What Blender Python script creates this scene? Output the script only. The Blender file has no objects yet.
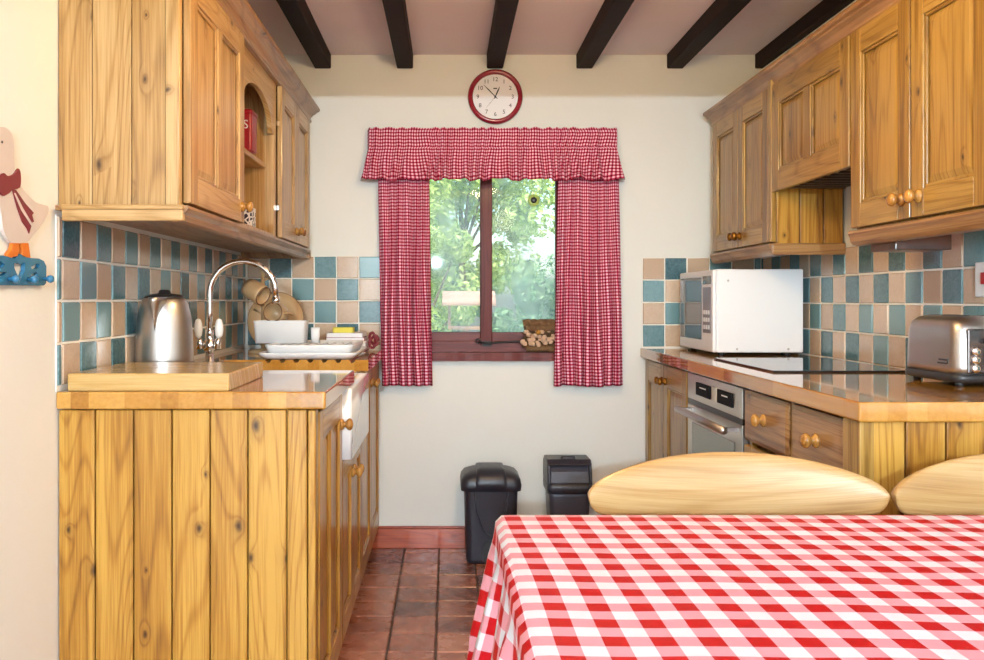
import bpy, bmesh, math, random
from mathutils import Vector, Matrix
from mathutils.geometry import tessellate_polygon
random.seed(7)
PI = math.pi
SC = bpy.context.scene
COL = SC.collection
F = 868.0; VX = 448.0; VY = 300.0; CZ = 1.14      # lens in pixels, principal point, eye height

# ------------------------------------------------------------------ mesh builder
class MB:
    def __init__(s): s.v=[]; s.f=[]; s.m=[]; s.uv=None; s.sm=[]
    def add(s, vs, fs, mi=0, smooth=False):
        n=len(s.v); s.v += [tuple(p) for p in vs]
        for f in fs:
            s.f.append([n+i for i in f]); s.m.append(mi); s.sm.append(smooth)
        return s
    def box(s, x0,x1,y0,y1,z0,z1, mi=0):
        if x0>x1: x0,x1=x1,x0
        if y0>y1: y0,y1=y1,y0
        if z0>z1: z0,z1=z1,z0
        v=[(x0,y0,z0),(x1,y0,z0),(x1,y1,z0),(x0,y1,z0),(x0,y0,z1),(x1,y0,z1),(x1,y1,z1),(x0,y1,z1)]
        return s.add(v,[(0,3,2,1),(4,5,6,7),(0,1,5,4),(1,2,6,5),(2,3,7,6),(3,0,4,7)],mi)
    def prism(s, pts, fn, a, b, mi=0, smooth=False):
        """closed 2-D outline pts, extruded from depth a to b; fn(u,v,d)->xyz"""
        n=len(pts)
        v=[fn(u,w,a) for u,w in pts]+[fn(u,w,b) for u,w in pts]
        tris=tessellate_polygon([[Vector((u,w,0)) for u,w in pts]])
        s.add(v,[(i,(i+1)%n,n+(i+1)%n,n+i) for i in range(n)],mi,smooth)
        k=len(s.v)-2*n
        for t in tris:
            s.f.append([k+i for i in t]); s.m.append(mi); s.sm.append(False)
            s.f.append([k+n+i for i in reversed(t)]); s.m.append(mi); s.sm.append(False)
        return s
    def loft(s, rings, cap=True, mi=0, smooth=True):
        n=len(rings[0]); v=[p for r in rings for p in r]; fs=[]
        for k in range(len(rings)-1):
            for i in range(n):
                j=(i+1)%n
                fs.append((k*n+i,k*n+j,(k+1)*n+j,(k+1)*n+i))
        if cap:
            fs.append(tuple(reversed(range(n)))); fs.append(tuple((len(rings)-1)*n+i for i in range(n)))
        return s.add(v,fs,mi,smooth)
    def lathe(s, prof, c=(0,0,0), axis='z', n=28, mi=0, smooth=True, sign=1):
        """prof: list of (radius, height along axis)"""
        rings=[]
        for r,h in prof:
            ring=[]
            for i in range(n):
                a=2*PI*i/n; p,q=r*math.cos(a),r*math.sin(a); hh=h*sign
                if axis=='z': ring.append((c[0]+p,c[1]+q,c[2]+hh))
                elif axis=='x': ring.append((c[0]+hh,c[1]+p,c[2]+q))
                else: ring.append((c[0]+p,c[1]+hh,c[2]+q))
            rings.append(ring)
        return s.loft(rings,True,mi,smooth)
    def tube(s, pts, r, n=12, mi=0, smooth=True, closed=False):
        pts=[Vector(p) for p in pts]; m=len(pts)
        rr = r if isinstance(r,(list,tuple)) else [r]*m
        rings=[]; up=None
        for i,p in enumerate(pts):
            if closed: t=(pts[(i+1)%m]-pts[i-1]).normalized()
            else: t=(pts[min(i+1,m-1)]-pts[max(i-1,0)]).normalized()
            if up is None:
                up=Vector((0,0,1)) if abs(t.z)<.9 else Vector((0,1,0))
            a=(up-t*up.dot(t)).normalized(); b=t.cross(a); up=a
            rings.append([tuple(p+a*(rr[i]*math.cos(2*PI*k/n))+b*(rr[i]*math.sin(2*PI*k/n))) for k in range(n)])
        if closed: rings.append(rings[0])
        return s.loft(rings, not closed, mi, smooth)
    def blob(s, c, r, n=10, mi=0, sq=(1,1,1), jit=0.0):
        rings=[]
        for k in range(1,n):
            th=PI*k/n
            rings.append([(c[0]+r*sq[0]*math.sin(th)*math.cos(2*PI*i/(n+4))*(1+random.uniform(-jit,jit)),
                           c[1]+r*sq[1]*math.sin(th)*math.sin(2*PI*i/(n+4))*(1+random.uniform(-jit,jit)),
                           c[2]-r*sq[2]*math.cos(th)) for i in range(n+4)])
        return s.loft(rings,True,mi,True)

def rrect(cx,cy,hx,hy,r,z,n=6):
    out=[]
    for (sx,sy,a0) in ((1,1,0),(-1,1,90),(-1,-1,180),(1,-1,270)):
        for k in range(n+1):
            a=math.radians(a0+90*k/n)
            out.append((cx+sx*(hx-r)+r*math.cos(a), cy+sy*(hy-r)+r*math.sin(a), z))
    return out

def wloc(o):
    v=Vector((0,0,0))
    while o: v+=o.location; o=o.parent
    return v

def obj(name, mb, mats, parent=None, bevel=0, seg=2, local=False, kind=None, label=None, auto=True):
    me=bpy.data.meshes.new(name)
    off = Vector((0,0,0)) if (local or not parent) else wloc(parent)
    me.from_pydata([tuple(Vector(p)-off) for p in mb.v],[],mb.f)
    if not isinstance(mats,(list,tuple)): mats=[mats]
    for m in mats: me.materials.append(m)
    for p,mi,sm in zip(me.polygons,mb.m,mb.sm): p.material_index=mi; p.use_smooth=sm
    bm=bmesh.new(); bm.from_mesh(me)
    if mb.uv is None: bmesh.ops.recalc_face_normals(bm,faces=bm.faces)
    bm.to_mesh(me); bm.free()
    if mb.uv is not None:
        ul=me.uv_layers.new(name='UVMap')
        for lp in me.loops: ul.data[lp.index].uv = mb.uv[lp.vertex_index]
    o=bpy.data.objects.new(name,me); COL.objects.link(o)
    if parent: o.parent=parent
    if bevel:
        b=o.modifiers.new('bevel','BEVEL'); b.width=bevel; b.segments=seg; b.limit_method='ANGLE'; b.angle_limit=math.radians(40)
        b.harden_normals=False
    if kind: o['kind']=kind
    if label: o['label']=label
    return o

def thing(name, label, cat, loc=(0,0,0), rotz=0, group=None):
    o=bpy.data.objects.new(name,None); COL.objects.link(o); o.empty_display_size=.05
    o.location=loc; o.rotation_euler=(0,0,rotz); o['label']=label; o['category']=cat
    if group: o['group']=group
    return o
def tag(o,label,cat,group=None):
    o['label']=label; o['category']=cat
    if group: o['group']=group
    return o
def struct(name, mb, m, **k):
    return obj(name, mb, m, kind='structure', **k)
def dup(root, loc, rotz, label):
    r=root.copy(); COL.objects.link(r); r.location=loc; r.rotation_euler=(0,0,rotz); r['label']=label
    for ch in list(root.children):
        c=ch.copy(); COL.objects.link(c); c.parent=r
        for g in list(ch.children):
            d=g.copy(); COL.objects.link(d); d.parent=c
    return r

# ------------------------------------------------------------------ materials
def srgb(r,g,b):
    f=lambda c: (c/255/12.92) if c/255<=.04045 else ((c/255+.055)/1.055)**2.4
    return (f(r),f(g),f(b),1)
class NT:
    def __init__(s,name):
        s.mat=bpy.data.materials.new(name); s.mat.use_nodes=True
        s.t=s.mat.node_tree; s.b=s.t.nodes['Principled BSDF']
    def n(s,ty,**k):
        nd=s.t.nodes.new(ty)
        for a,v in k.items(): setattr(nd,a,v)
        return nd
    def l(s,a,b): s.t.links.new(a,b)
    def math(s,op,a,b=None,c=None,clamp=False):
        nd=s.n('ShaderNodeMath',operation=op); nd.use_clamp=clamp
        for i,x in enumerate((a,b,c)):
            if x is None: continue
            if isinstance(x,(int,float)): nd.inputs[i].default_value=x
            else: s.l(x,nd.inputs[i])
        return nd.outputs[0]
    def mix(s,fac,a,b,blend='MIX'):
        nd=s.n('ShaderNodeMix',data_type='RGBA',blend_type=blend)
        for i,x in ((0,fac),(6,a),(7,b)):
            if isinstance(x,(int,float)): nd.inputs[i].default_value=x
            elif isinstance(x,tuple): nd.inputs[i].default_value=x
            else: s.l(x,nd.inputs[i])
        return nd.outputs[2]
    def noise(s,vec,scale,detail=2,rough=.5,dist=0):
        nd=s.n('ShaderNodeTexNoise'); s.l(vec,nd.inputs['Vector'])
        nd.inputs['Scale'].default_value=scale; nd.inputs['Detail'].default_value=detail
        nd.inputs['Roughness'].default_value=rough; nd.inputs['Distortion'].default_value=dist
        return nd.outputs['Fac']
    def ramp(s,fac,stops):
        nd=s.n('ShaderNodeValToRGB'); s.l(fac,nd.inputs[0]); e=nd.color_ramp.elements
        while len(e)<len(stops): e.new(.5)
        for el,(p,c) in zip(e,stops): el.position=p; el.color=c if isinstance(c,tuple) else (c,c,c,1)
        return nd.outputs[0]
    def mapv(s,vec,scale=(1,1,1),loc=(0,0,0)):
        nd=s.n('ShaderNodeMapping'); s.l(vec,nd.inputs[0])
        nd.inputs['Scale'].default_value=scale; nd.inputs['Location'].default_value=loc
        return nd.outputs[0]
    def bump(s,h,strength=.2,dist=.002):
        nd=s.n('ShaderNodeBump'); nd.inputs['Strength'].default_value=strength; nd.inputs['Distance'].default_value=dist
        s.l(h,nd.inputs['Height']); s.l(nd.outputs[0],s.b.inputs['Normal'])
    def set(s,**k):
        for a,v in k.items():
            key={'rough':'Roughness','metal':'Metallic','coat':'Coat Weight','coatr':'Coat Roughness','spec':'Specular IOR Level','trans':'Transmission Weight','alpha':'Alpha','sheen':'Sheen Weight'}[a]
            if isinstance(v,(int,float)): s.b.inputs[key].default_value=v
            else: s.l(v,s.b.inputs[key])
        return s
    def col(s,c):
        if isinstance(c,tuple): s.b.inputs['Base Color'].default_value=c
        else: s.l(c,s.b.inputs['Base Color'])
        return s

def plain(name,rgb,rough=.5,metal=0,coat=0,var=.04,spec=.5,scale=6,bump=0):
    t=NT(name); g=t.n('ShaderNodeTexCoord').outputs['Object']
    nz=t.noise(g,scale,3)
    a=tuple(list(x*(1-var) for x in rgb[:3])+[1]); b=tuple(list(min(1,x*(1+var)) for x in rgb[:3])+[1])
    t.col(t.mix(nz,a,b)); t.set(rough=rough,metal=metal,coat=coat,spec=spec)
    if bump: t.bump(t.noise(g,180,3),bump,.001)
    return t.mat

def wood(name, along, thick, light, mid, dark, knots=1.0, rough=.35, coat=.3, contrast=1.0, grainf=1.0, vary=.25, spec=.4):
    """along: grain axis, thick: axis normal to the board face"""
    t=NT(name); g=t.n('ShaderNodeTexCoord').outputs['Object']
    rnd=t.n('ShaderNodeNewGeometry').outputs['Random Per Island']
    ornd=t.n('ShaderNodeObjectInfo').outputs['Random']
    sep=t.n('ShaderNodeSeparateXYZ'); t.l(g,sep.inputs[0])
    ax={'x':0,'y':1,'z':2}; al=ax[along]; th=ax[thick]; ac=3-al-th
    A=sep.outputs[al]; C=sep.outputs[ac]; T=sep.outputs[th]
    C=t.math('ADD',C,t.math('MULTIPLY',T,.6))
    o1=t.math('MULTIPLY_ADD',rnd,17.3,t.math('MULTIPLY',ornd,5.7))
    def vec(cs,as_):
        cb=t.n('ShaderNodeCombineXYZ')
        t.l(t.math('MULTIPLY',C,cs),cb.inputs[0]); t.l(t.math('MULTIPLY',A,as_),cb.inputs[1]); t.l(o1,cb.inputs[2])
        return cb.outputs[0]
    # knots
    kv=t.n('ShaderNodeTexVoronoi',voronoi_dimensions='3D'); kv.inputs['Scale'].default_value=1
    cb=t.n('ShaderNodeCombineXYZ'); o2=t.math('MULTIPLY',rnd,31.0)
    wob=t.noise(vec(30,30),1,2)
    t.l(t.math('ADD',t.math('MULTIPLY_ADD',C,7.5,o2),t.math('MULTIPLY',wob,.08)),cb.inputs[0])
    t.l(t.math('MULTIPLY_ADD',A,4.2,t.math('MULTIPLY',rnd,13)),cb.inputs[1])
    kv.voronoi_dimensions='2D'; t.l(cb.outputs[0],kv.inputs['Vector'])
    d=kv.outputs['Distance']; kc=t.n('ShaderNodeSeparateColor'); t.l(kv.outputs['Color'],kc.inputs[0])
    has=t.math('GREATER_THAN',kc.outputs[0],.45)
    size=t.math('MULTIPLY_ADD',kc.outputs[1],.055,.022)
    kd=t.math('DIVIDE',d,size)
    knot=t.math('MULTIPLY',t.math('SUBTRACT',1.25,kd,clamp=True),has,clamp=True)
    halo=t.math('MULTIPLY',t.math('POWER',t.math('SUBTRACT',1,t.math('MULTIPLY',kd,.2),clamp=True),2.2),has,clamp=True)
    # grain : contours of a smooth stretched field
    fld=t.noise(vec(8,.7),1,1,.4)
    fld=t.math('ADD',fld,t.math('MULTIPLY',halo,.11*knots))
    band=t.math('SINE',t.math('MULTIPLY',fld,95*grainf))
    band=t.math('MULTIPLY_ADD',band,.5,.5)
    fine=t.noise(vec(160,3.5),1,3,.6)
    blot=t.noise(vec(15,.8),1,3,.55)
    band=t.math('POWER',band,6); streak=t.noise(vec(45,.9),1,4,.7)
    med=t.noise(vec(420,7),1,2,.6)
    tot=t.math('ADD',t.math('MULTIPLY',band,.20*contrast),t.math('MULTIPLY',fine,.50))
    tot=t.math('ADD',tot,t.math('MULTIPLY',t.math('SUBTRACT',streak,.5),.9*contrast))
    tot=t.math('ADD',tot,t.math('MULTIPLY',t.math('SUBTRACT',med,.5),.5))
    tot=t.math('ADD',tot,t.math('MULTIPLY',blot,.65))
    tot=t.math('ADD',tot,t.math('MULTIPLY_ADD',rnd,vary,-.2-vary/2))
    c=t.ramp(tot,[(.22,light),(.52,mid),(.95,dark)])
    kcol=tuple(x*.28 for x in dark[:3])+(1,)
    c=t.mix(t.math('MULTIPLY',halo,.55*knots),c,dark)
    c=t.mix(t.math('MULTIPLY',knot,.9*knots),c,kcol)
    t.col(c); t.set(rough=t.math('MULTIPLY_ADD',fine,.18,rough-.08),coat=coat,coatr=.15,spec=spec)
    t.bump(t.math('ADD',fine,t.math('MULTIPLY',band,.5)),.12,.001)
    return t.mat

PL,PM,PD = srgb(190,144,62),srgb(160,110,36),srgb(96,54,16)        # knotty pine, lacquered
UL,UM,UD = srgb(198,160,106),srgb(172,130,74),srgb(108,70,36)
W={}
def pine(al,th,tone='p'):
    k=al+th+tone
    if k not in W:
        a,b,c={'p':(PL,PM,PD),'u':(UL,UM,UD),'q':(srgb(172,134,66),srgb(142,104,40),srgb(82,50,18)),'r':(srgb(164,124,78),srgb(132,92,52),srgb(74,44,24))}[tone]
        W[k]=wood('pine_'+k,al,th,a,b,c)
    return W[k]
beech=wood('pale_beech','x','y',srgb(186,154,104),srgb(170,132,80),srgb(132,94,50),knots=0,rough=.35,coat=.4,contrast=.7,grainf=.6,vary=.1)
beech_z=wood('pale_beech_upright','z','y',srgb(186,152,100),srgb(168,128,74),srgb(128,88,46),knots=0,rough=.35,coat=.4,contrast=.6,grainf=.6,vary=.1)
boardwood=wood('chopping_board_wood','x','z',srgb(196,164,106),srgb(184,146,84),srgb(158,116,58),knots=0,rough=.25,coat=.4,contrast=.5,vary=.05)
knobwood=wood('turned_knob_wood','z','y',srgb(184,136,68),srgb(162,110,46),srgb(112,68,24),knots=0,rough=.25,coat=.6)
redwood=wood('stained_softwood','x','y',srgb(186,90,50),srgb(160,68,36),srgb(104,40,22),knots=.4,rough=.35,coat=.4)
mahog_z=wood('dark_red_window_wood_upright','z','y',srgb(104,44,40),srgb(84,32,30),srgb(50,18,16),knots=0,rough=.5,coat=.05,spec=.2)
mahog_x=wood('dark_red_window_wood','x','z',srgb(116,50,42),srgb(94,36,32),srgb(54,20,18),knots=.3,rough=.45,coat=.15,spec=.25)

def worktop_mat():
    t=NT('varnished_stave_worktop'); g=t.n('ShaderNodeTexCoord').outputs['Object']
    sep=t.n('ShaderNodeSeparateXYZ'); t.l(g,sep.inputs[0])
    cb=t.n('ShaderNodeCombineXYZ'); t.l(sep.outputs[1],cb.inputs[0]); t.l(sep.outputs[0],cb.inputs[1])
    br=t.n('ShaderNodeTexBrick'); t.l(cb.outputs[0],br.inputs['Vector']); br.offset=.37; br.offset_frequency=2
    br.inputs['Scale'].default_value=1; br.inputs['Brick Width'].default_value=.42; br.inputs['Row Height'].default_value=.043
    br.inputs['Mortar Size'].default_value=.0; br.inputs['Color1'].default_value=(0,0,0,1); br.inputs['Color2'].default_value=(1,1,1,1)
    gr=t.noise(t.mapv(g,(90,3,90)),1,4,.6)
    st=t.n('ShaderNodeSeparateColor'); t.l(br.outputs['Color'],st.inputs[0])
    tot=t.math('ADD',t.math('MULTIPLY',st.outputs[0],.45),t.math('MULTIPLY',gr,.55))
    t.col(t.ramp(tot,[(.1,srgb(200,152,76)),(.55,srgb(176,122,48)),(1,srgb(130,80,26))]))
    t.set(rough=.07,coat=.6,coatr=.04,spec=.6); t.bump(t.noise(g,25,2),.05,.001); return t.mat
worktop=worktop_mat()

def paint(name,rgb,scale=3):
    t=NT(name); g=t.n('ShaderNodeTexCoord').outputs['Object']
    c2=tuple(x*.93 for x in rgb[:3])+(1,)
    t.col(t.mix(t.noise(g,scale,4,.6),rgb,c2)); t.set(rough=.75,spec=.25); t.bump(t.noise(g,40,4,.6),.15,.004); return t.mat
wallp=paint('cream_wall_paint',srgb(234,234,226)); ceilp=paint('ceiling_paint',srgb(242,230,234))

def tile_mat(name,a,b,rough=.15,dark=None):
    t=NT(name); g=t.n('ShaderNodeTexCoord').outputs['Object']
    rnd=t.n('ShaderNodeNewGeometry').outputs['Random Per Island']
    f=t.math('ADD',t.math('MULTIPLY',t.noise(g,34,6,.75,2.0),.8),t.math('MULTIPLY_ADD',rnd,.6,-.15),clamp=True)
    f=t.math('MULTIPLY_ADD',t.math('SUBTRACT',f,.35),1.9,.4,clamp=True); t.col(t.mix(f,a,b)); t.set(rough=rough,spec=.55); t.bump(t.noise(g,30,3),.25,.002); return t.mat
teal=tile_mat('teal_glazed_tile',srgb(44,84,94),srgb(112,150,156))
buff=tile_mat('buff_glazed_tile',srgb(218,194,168),srgb(192,166,140))
def floor_tile_mat():
    t=NT('quarry_floor_tile'); g=t.n('ShaderNodeTexCoord').outputs['Object']
    rnd=t.n('ShaderNodeNewGeometry').outputs['Random Per Island']
    f=t.math('ADD',t.math('MULTIPLY',t.noise(g,9,5,.65,1.2),.8),t.math('MULTIPLY_ADD',rnd,.5,-.2),clamp=True)
    t.col(t.ramp(f,[(.15,srgb(104,62,50)),(.5,srgb(166,104,80)),(.85,srgb(200,140,112))]))
    t.set(rough=t.math('MULTIPLY_ADD',t.noise(g,14,3),.35,.1),spec=.5); t.bump(t.noise(g,30,4),.3,.002); return t.mat
quarry=floor_tile_mat()
grout=plain('white_grout',srgb(240,236,226),.8); fgrout=plain('dark_floor_grout',srgb(84,66,56),.9)
beamm=plain('black_brown_beam_paint',srgb(32,20,20),.65,var=.3,scale=20,spec=.15)
white_pl=plain('white_plastic',srgb(238,239,240),.35); white_en=plain('white_enamel_casing',srgb(236,238,240),.3,coat=.2,var=.01)
ceram=plain('white_ceramic',srgb(244,242,238),.08,coat=.5,var=.01)
chrome=plain('chrome',(.86,.84,.82,1),.08,1,var=.02)
def brushed(name,rgb,rough=.28,al=2):
    t=NT(name); g=t.n('ShaderNodeTexCoord').outputs['Object']
    s=[6,6,6]; s[al]=400
    nz=t.noise(t.mapv(g,tuple(s)),1,3)
    t.col(t.mix(nz,tuple(x*.94 for x in rgb[:3])+(1,),rgb)); t.set(rough=t.math('MULTIPLY_ADD',nz,.05,rough-.02),metal=1); return t.mat
steel=brushed('brushed_steel',(.56,.53,.50,1),.36); steel2=brushed('brushed_steel_fascia',(.55,.52,.47,1),.35)
blackgl=plain('black_glass',(.012,.012,.014,1),.04,spec=.6,var=.1)
smoke=plain('smoky_mirror_glass',(.10,.10,.11,1),.05,metal=.4,spec=.8,var=.05)
ovengl=plain('grey_oven_glass',srgb(120,122,112),.12,metal=.5,var=.05)
blackpl=plain('black_plastic',(.02,.02,.022,1),.35); binpl=plain('bin_black_plastic',srgb(44,44,52),.38,var=.1)
bingrey=plain('bin_charcoal_plastic',srgb(66,66,76),.4,var=.1)
brass=plain('brass',srgb(170,120,50),.3,1); iron=plain('black_iron',(.02,.018,.018,1),.5,.3)
redpl=plain('dark_red_clock_rim',srgb(140,16,38),.18,coat=.5); facew=plain('clock_face',srgb(236,234,236),.25,var=.01)
ink=plain('black_ink',(.02,.02,.02,1),.6); redp=plain('red_paint',srgb(190,24,34),.35); maroon=plain('dark_red_paint',srgb(122,36,48),.5)
goosew=plain('goose_white_paint',srgb(208,196,188),.55,var=.06,scale=25); orange=plain('orange_paint',srgb(214,116,34),.45,var=.15,scale=30)
bluep=plain('blue_gloss_paint',srgb(48,112,148),.25,coat=.4,var=.12,scale=30); stone=plain('stoneware',srgb(196,162,120),.35,coat=.3,var=.08)
stoned=plain('stoneware_rim',srgb(120,86,56),.4,var=.1); rattan=plain('dark_plate',srgb(150,108,62),.4,var=.2,scale=40)
yellow=plain('yellow_sponge',srgb(224,214,92),.9,bump=.4); paper=plain('white_paper',srgb(236,234,236),.7); bark=plain('bark',srgb(112,82,52),.9,var=.5,scale=60,bump=.8)
chip=plain('dried_pale_pieces',srgb(206,170,140),.8,var=.2,scale=60); darkmet=plain('dark_filter_metal',srgb(96,84,74),.4,.6)

def gingham(name,period,white,midc,red,rough=.8,uvs=True,sharp=1.0,bump=.1):
    t=NT(name); uv=t.n('ShaderNodeTexCoord').outputs['UV']
    sep=t.n('ShaderNodeSeparateXYZ'); t.l(uv,sep.inputs[0])
    def st(o):
        fr=t.math('FRACT',t.math('DIVIDE',o,period)); return t.math('LESS_THAN',fr,.5)
    a=st(sep.outputs[0]); b=st(sep.outputs[1]); 
    c=t.mix(a,white,midc); c2=t.mix(a,midc,red); c=t.mix(b,c,c2)
    weave=t.noise(t.mapv(uv,(900,900,900)),1,1)
    t.col(c); t.set(rough=rough,spec=.15); t.bump(weave,bump,.0005); return t.mat
cloth_g=gingham('red_gingham_oilcloth',.055,srgb(206,206,210),srgb(208,140,148),srgb(172,12,20),.5)
curt_g=gingham('small_red_gingham_cotton',.0150,srgb(240,204,216),srgb(198,70,100),srgb(118,8,36),.85)

def glass_mat():
    t=NT('window_glass'); g=t.n('ShaderNodeTexCoord').outputs['Object']
    tr=t.n('ShaderNodeBsdfTransparent'); tr.inputs[0].default_value=(.93,.97,.95,1)
    gl=t.n('ShaderNodeBsdfGlossy'); gl.inputs['Roughness'].default_value=.03
    df=t.n('ShaderNodeBsdfTranslucent'); df.inputs[0].default_value=(.9,.95,.97,1)
    m1=t.n('ShaderNodeMixShader'); m2=t.n('ShaderNodeMixShader')
    haze=t.math('MULTIPLY',t.ramp(t.noise(t.mapv(g,(3,3,1.6)),1.6,3),[(.35,.04),(.7,.32)]),1.0)
    t.l(haze,m1.inputs[0]); t.l(tr.outputs[0],m1.inputs[1]); t.l(df.outputs[0],m1.inputs[2])
    fr=t.n('ShaderNodeFresnel'); fr.inputs[0].default_value=1.22
    t.l(fr.outputs[0],m2.inputs[0]); t.l(m1.outputs[0],m2.inputs[1]); t.l(gl.outputs[0],m2.inputs[2])
    t.l(m2.outputs[0],t.t.nodes['Material Output'].inputs[0]); return t.mat
glassm=glass_mat()

# ------------------------------------------------------------------ room shell
XL,XR,YB,ZC = -.94,1.45,4.0,2.27
YN=1.78; XN=2.6; YR=-3.4
WX0,WX1,WZ0,WZ1=-.15,.575,.895,1.80
m=MB()   # back wall with window opening
m.box(-1.24,WX0,YB,YB+.25,-.1,ZC); m.box(WX1,1.75,YB,YB+.25,-.1,ZC)
m.box(WX0,WX1,YB,YB+.25,-.1,WZ0); m.box(WX0,WX1,YB,YB+.25,WZ1,ZC)
struct('wall_back',m,wallp)
struct('wall_left',MB().box(XL-.3,XL,YR,YB,-.1,ZC),wallp)
struct('wall_right',MB().box(XR,XR+.3,YN,YB,-.1,ZC),wallp)
m=MB(); m.box(XR+.3,XN+.3,YN,YN+.2,-.1,ZC); struct('wall_right_return',m,wallp)
struct('wall_right_near',MB().box(XN,XN+.3,YR,YN,-.1,ZC),wallp)
m=MB(); m.box(XL-.3,-.5,YR-.25,YR,-.1,ZC); m.box(2.1,XN+.3,YR-.25,YR,-.1,ZC); m.box(-.5,2.1,YR-.25,YR,-.1,.75); m.box(-.5,2.1,YR-.25,YR,2.15,ZC)
struct('wall_rear',m,wallp)
m=MB(); m.box(XL-.3,XN+.3,YR-.25,YB+.25,ZC,ZC+.35); struct('ceiling',m,ceilp)
struct('trim_1',MB().box(XL,XR+1.1,1.62,YN-.02,1.90,ZC),wallp)      # unseen lintel, added above the view to cast the end wall's shadow edge
for i,xc in enumerate((-.576,-.198,.216,.628,1.045,1.41)):
    w=.0375
    m=MB().box(xc-w if i<5 else 1.413,xc+w if i<5 else 1.45,YN,YB,2.205,ZC+.01)
    o=struct('trim_%d'%(i+2),m,beamm,bevel=.006)
# floor
m=MB(); m.box(XL-.3,XN+.3,YR-.25,YB+.25,-.1,-.004); 
T=.158; g=.006
ys=3.60
tiles=MB()
def pillow(mb,fn,u0,u1,v0,v1,h=.004,b=.003,mi=0,j=.0008):
    jj=lambda: random.uniform(-j,j)
    P=[fn(u0+jj(),v0+jj(),0),fn(u1+jj(),v0+jj(),0),fn(u1+jj(),v1+jj(),0),fn(u0+jj(),v1+jj(),0)]
    hh=h+random.uniform(-j,j)
    Q=[fn(u0+b,v0+b,hh+jj()*.5),fn(u1-b,v0+b,hh+jj()*.5),fn(u1-b,v1-b,hh+jj()*.5),fn(u0+b,v1-b,hh+jj()*.5)]
    mb.add(P+Q,[(4,5,6,7),(0,1,5,4),(1,2,6,5),(2,3,7,6),(3,0,4,7)],mi)
for i in range(-6,17):
    for k in range(-3,30):
        x0=-.04+i*T; y1=3.918-k*T; x1=x0+T; y0=y1-T
        if k==-0 and False: continue
        x0c=max(x0,XL); x1c=min(x1,XR if y0>YN-.1 else XN); y1c=min(y1,YB); y0c=y0
        if x1c-x0c<.02 or y1c-y0c<.02: continue
        pillow(tiles,lambda u,v,d:(u,v,-.004+d),x0c+g/2,x1c-g/2,y0c+g/2,y1c-g/2,mi=1)
m.add(tiles.v,tiles.f,1)
struct('floor',m,[fgrout,quarry])
# skirting
struct('baseboard_back',MB().box(-.36,.92,YB-.018,YB,0,.09).box(-.36,.92,YB-.012,YB,.09,.1),redwood,bevel=.003)

# tiled splashbacks
tt=.103; ZT=1.342
def splash(name,fn,u0,u1,ub,pb,label,z0=.9205,ztop=ZT,rows=5):
    """ub: a grout position; tile colour teal when (col+row)%2==pb"""
    m=MB(); 
    P=[fn(u0,z0,-.0),fn(u1,z0,0),fn(u1,ztop,0),fn(u0,ztop,0)]; Q=[fn(u0,z0,.003),fn(u1,z0,.003),fn(u1,ztop,.003),fn(u0,ztop,.003)]
    m.add(P+Q,[(0,1,2,3),(4,5,6,7),(0,1,5,4),(1,2,6,5),(2,3,7,6),(3,0,4,7)],0)
    for c in range(-40,40):
        for r in range(rows):
            a=max(u0,ub+c*tt); b=min(u1,ub+(c+1)*tt); zt=ztop-r*tt; zb=max(z0,zt-tt)
            if b-a<.012 or zt-zb<.012: continue
            pillow(m,lambda u,v,d:fn(u,v,.003+d),a+.0028,b-.0028,zb+.0028,zt-.0028,h=.004,b=.003,mi=1 if (c+r)%2==pb else 2)
    o=obj(name,m,[grout,teal,buff]); 
    return o
o=splash('tile_splashback',lambda u,z,d:(XL+.001+d,u,z),2.075,4.0,2.10,0,'',ztop=1.344)
tag(o,'teal and buff checked tiles on the left wall under the cupboards, behind the kettle','tiles')
o=splash('tile_splashback',lambda u,z,d:(u,YB-d,z),XL+.008,-.20,-.6165,0,'',rows=5)
tag(o,'teal and buff checked tiles on the end wall left of the window','tiles')
o=splash('tile_splashback',lambda u,z,d:(u,YB-d,z),.895,XR-.008,.895,1,'',ztop=1.335)
tag(o,'teal and buff checked tiles on the end wall right of the window','tiles')
o=splash('tile_splashback',lambda u,z,d:(XR-.001-d,u,z),1.80,4.0,2.433,1,'',ztop=1.333+.0)
tag(o,'teal and buff checked tiles on the right wall behind the toaster and hob','tiles')

# ------------------------------------------------------------------ window
win=MB(); fy0,fy1=YB+.035,YB+.095
win.box(WX0,-.105,fy0,fy1,WZ0,WZ1); win.box(.515,WX1,fy0,fy1,WZ0,WZ1); win.box(-.105,.515,fy0,fy1,1.745,WZ1)
winH=MB().box(-.105,.515,fy0,fy1,WZ0,.95)
win.box(.150,.205,fy0-.008,fy1,.93,1.745)
o=struct('window_1',win,mahog_z,bevel=.004)
s1=MB(); s1.box(-.105,-.087,fy0+.01,fy1-.01,.95,1.745).box(.502,.515,fy0+.01,fy1-.01,.95,1.745)
obj('sash_stile',s1,mahog_z,o,bevel=.003)
s2=MB().box(-.105,.150,fy0+.004,fy1-.01,.945,.99).box(.205,.515,fy0+.004,fy1-.01,.945,.99).box(-.105,.515,fy0+.01,fy1-.01,1.72,1.745)
obj('sash_rail',s2,mahog_x,o,bevel=.003)
obj('bottom_rail',winH,mahog_x,o,bevel=.003)
for a,b in ((-.087,.150),(.205,.502)):
    obj('glass_pane',MB().box(a,b,YB+.064,YB+.068,.99,1.72),glassm,o)
sill=MB()
outl=[]
n=46
for i in range(n+1):
    x=-.19+.82*i/n; outl.append((x,YB-.045-.004*math.sin(i*.9)*math.sin(i*.37)))
outl += [(.63,YB-.001),(WX1-.002,YB-.001),(WX1-.002,YB+.034),(WX0+.002,YB+.034),(WX0+.002,YB-.001),(-.19,YB-.001)]
sill.prism(outl,lambda u,w,d:(u,w,d),.862,.9)
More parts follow.
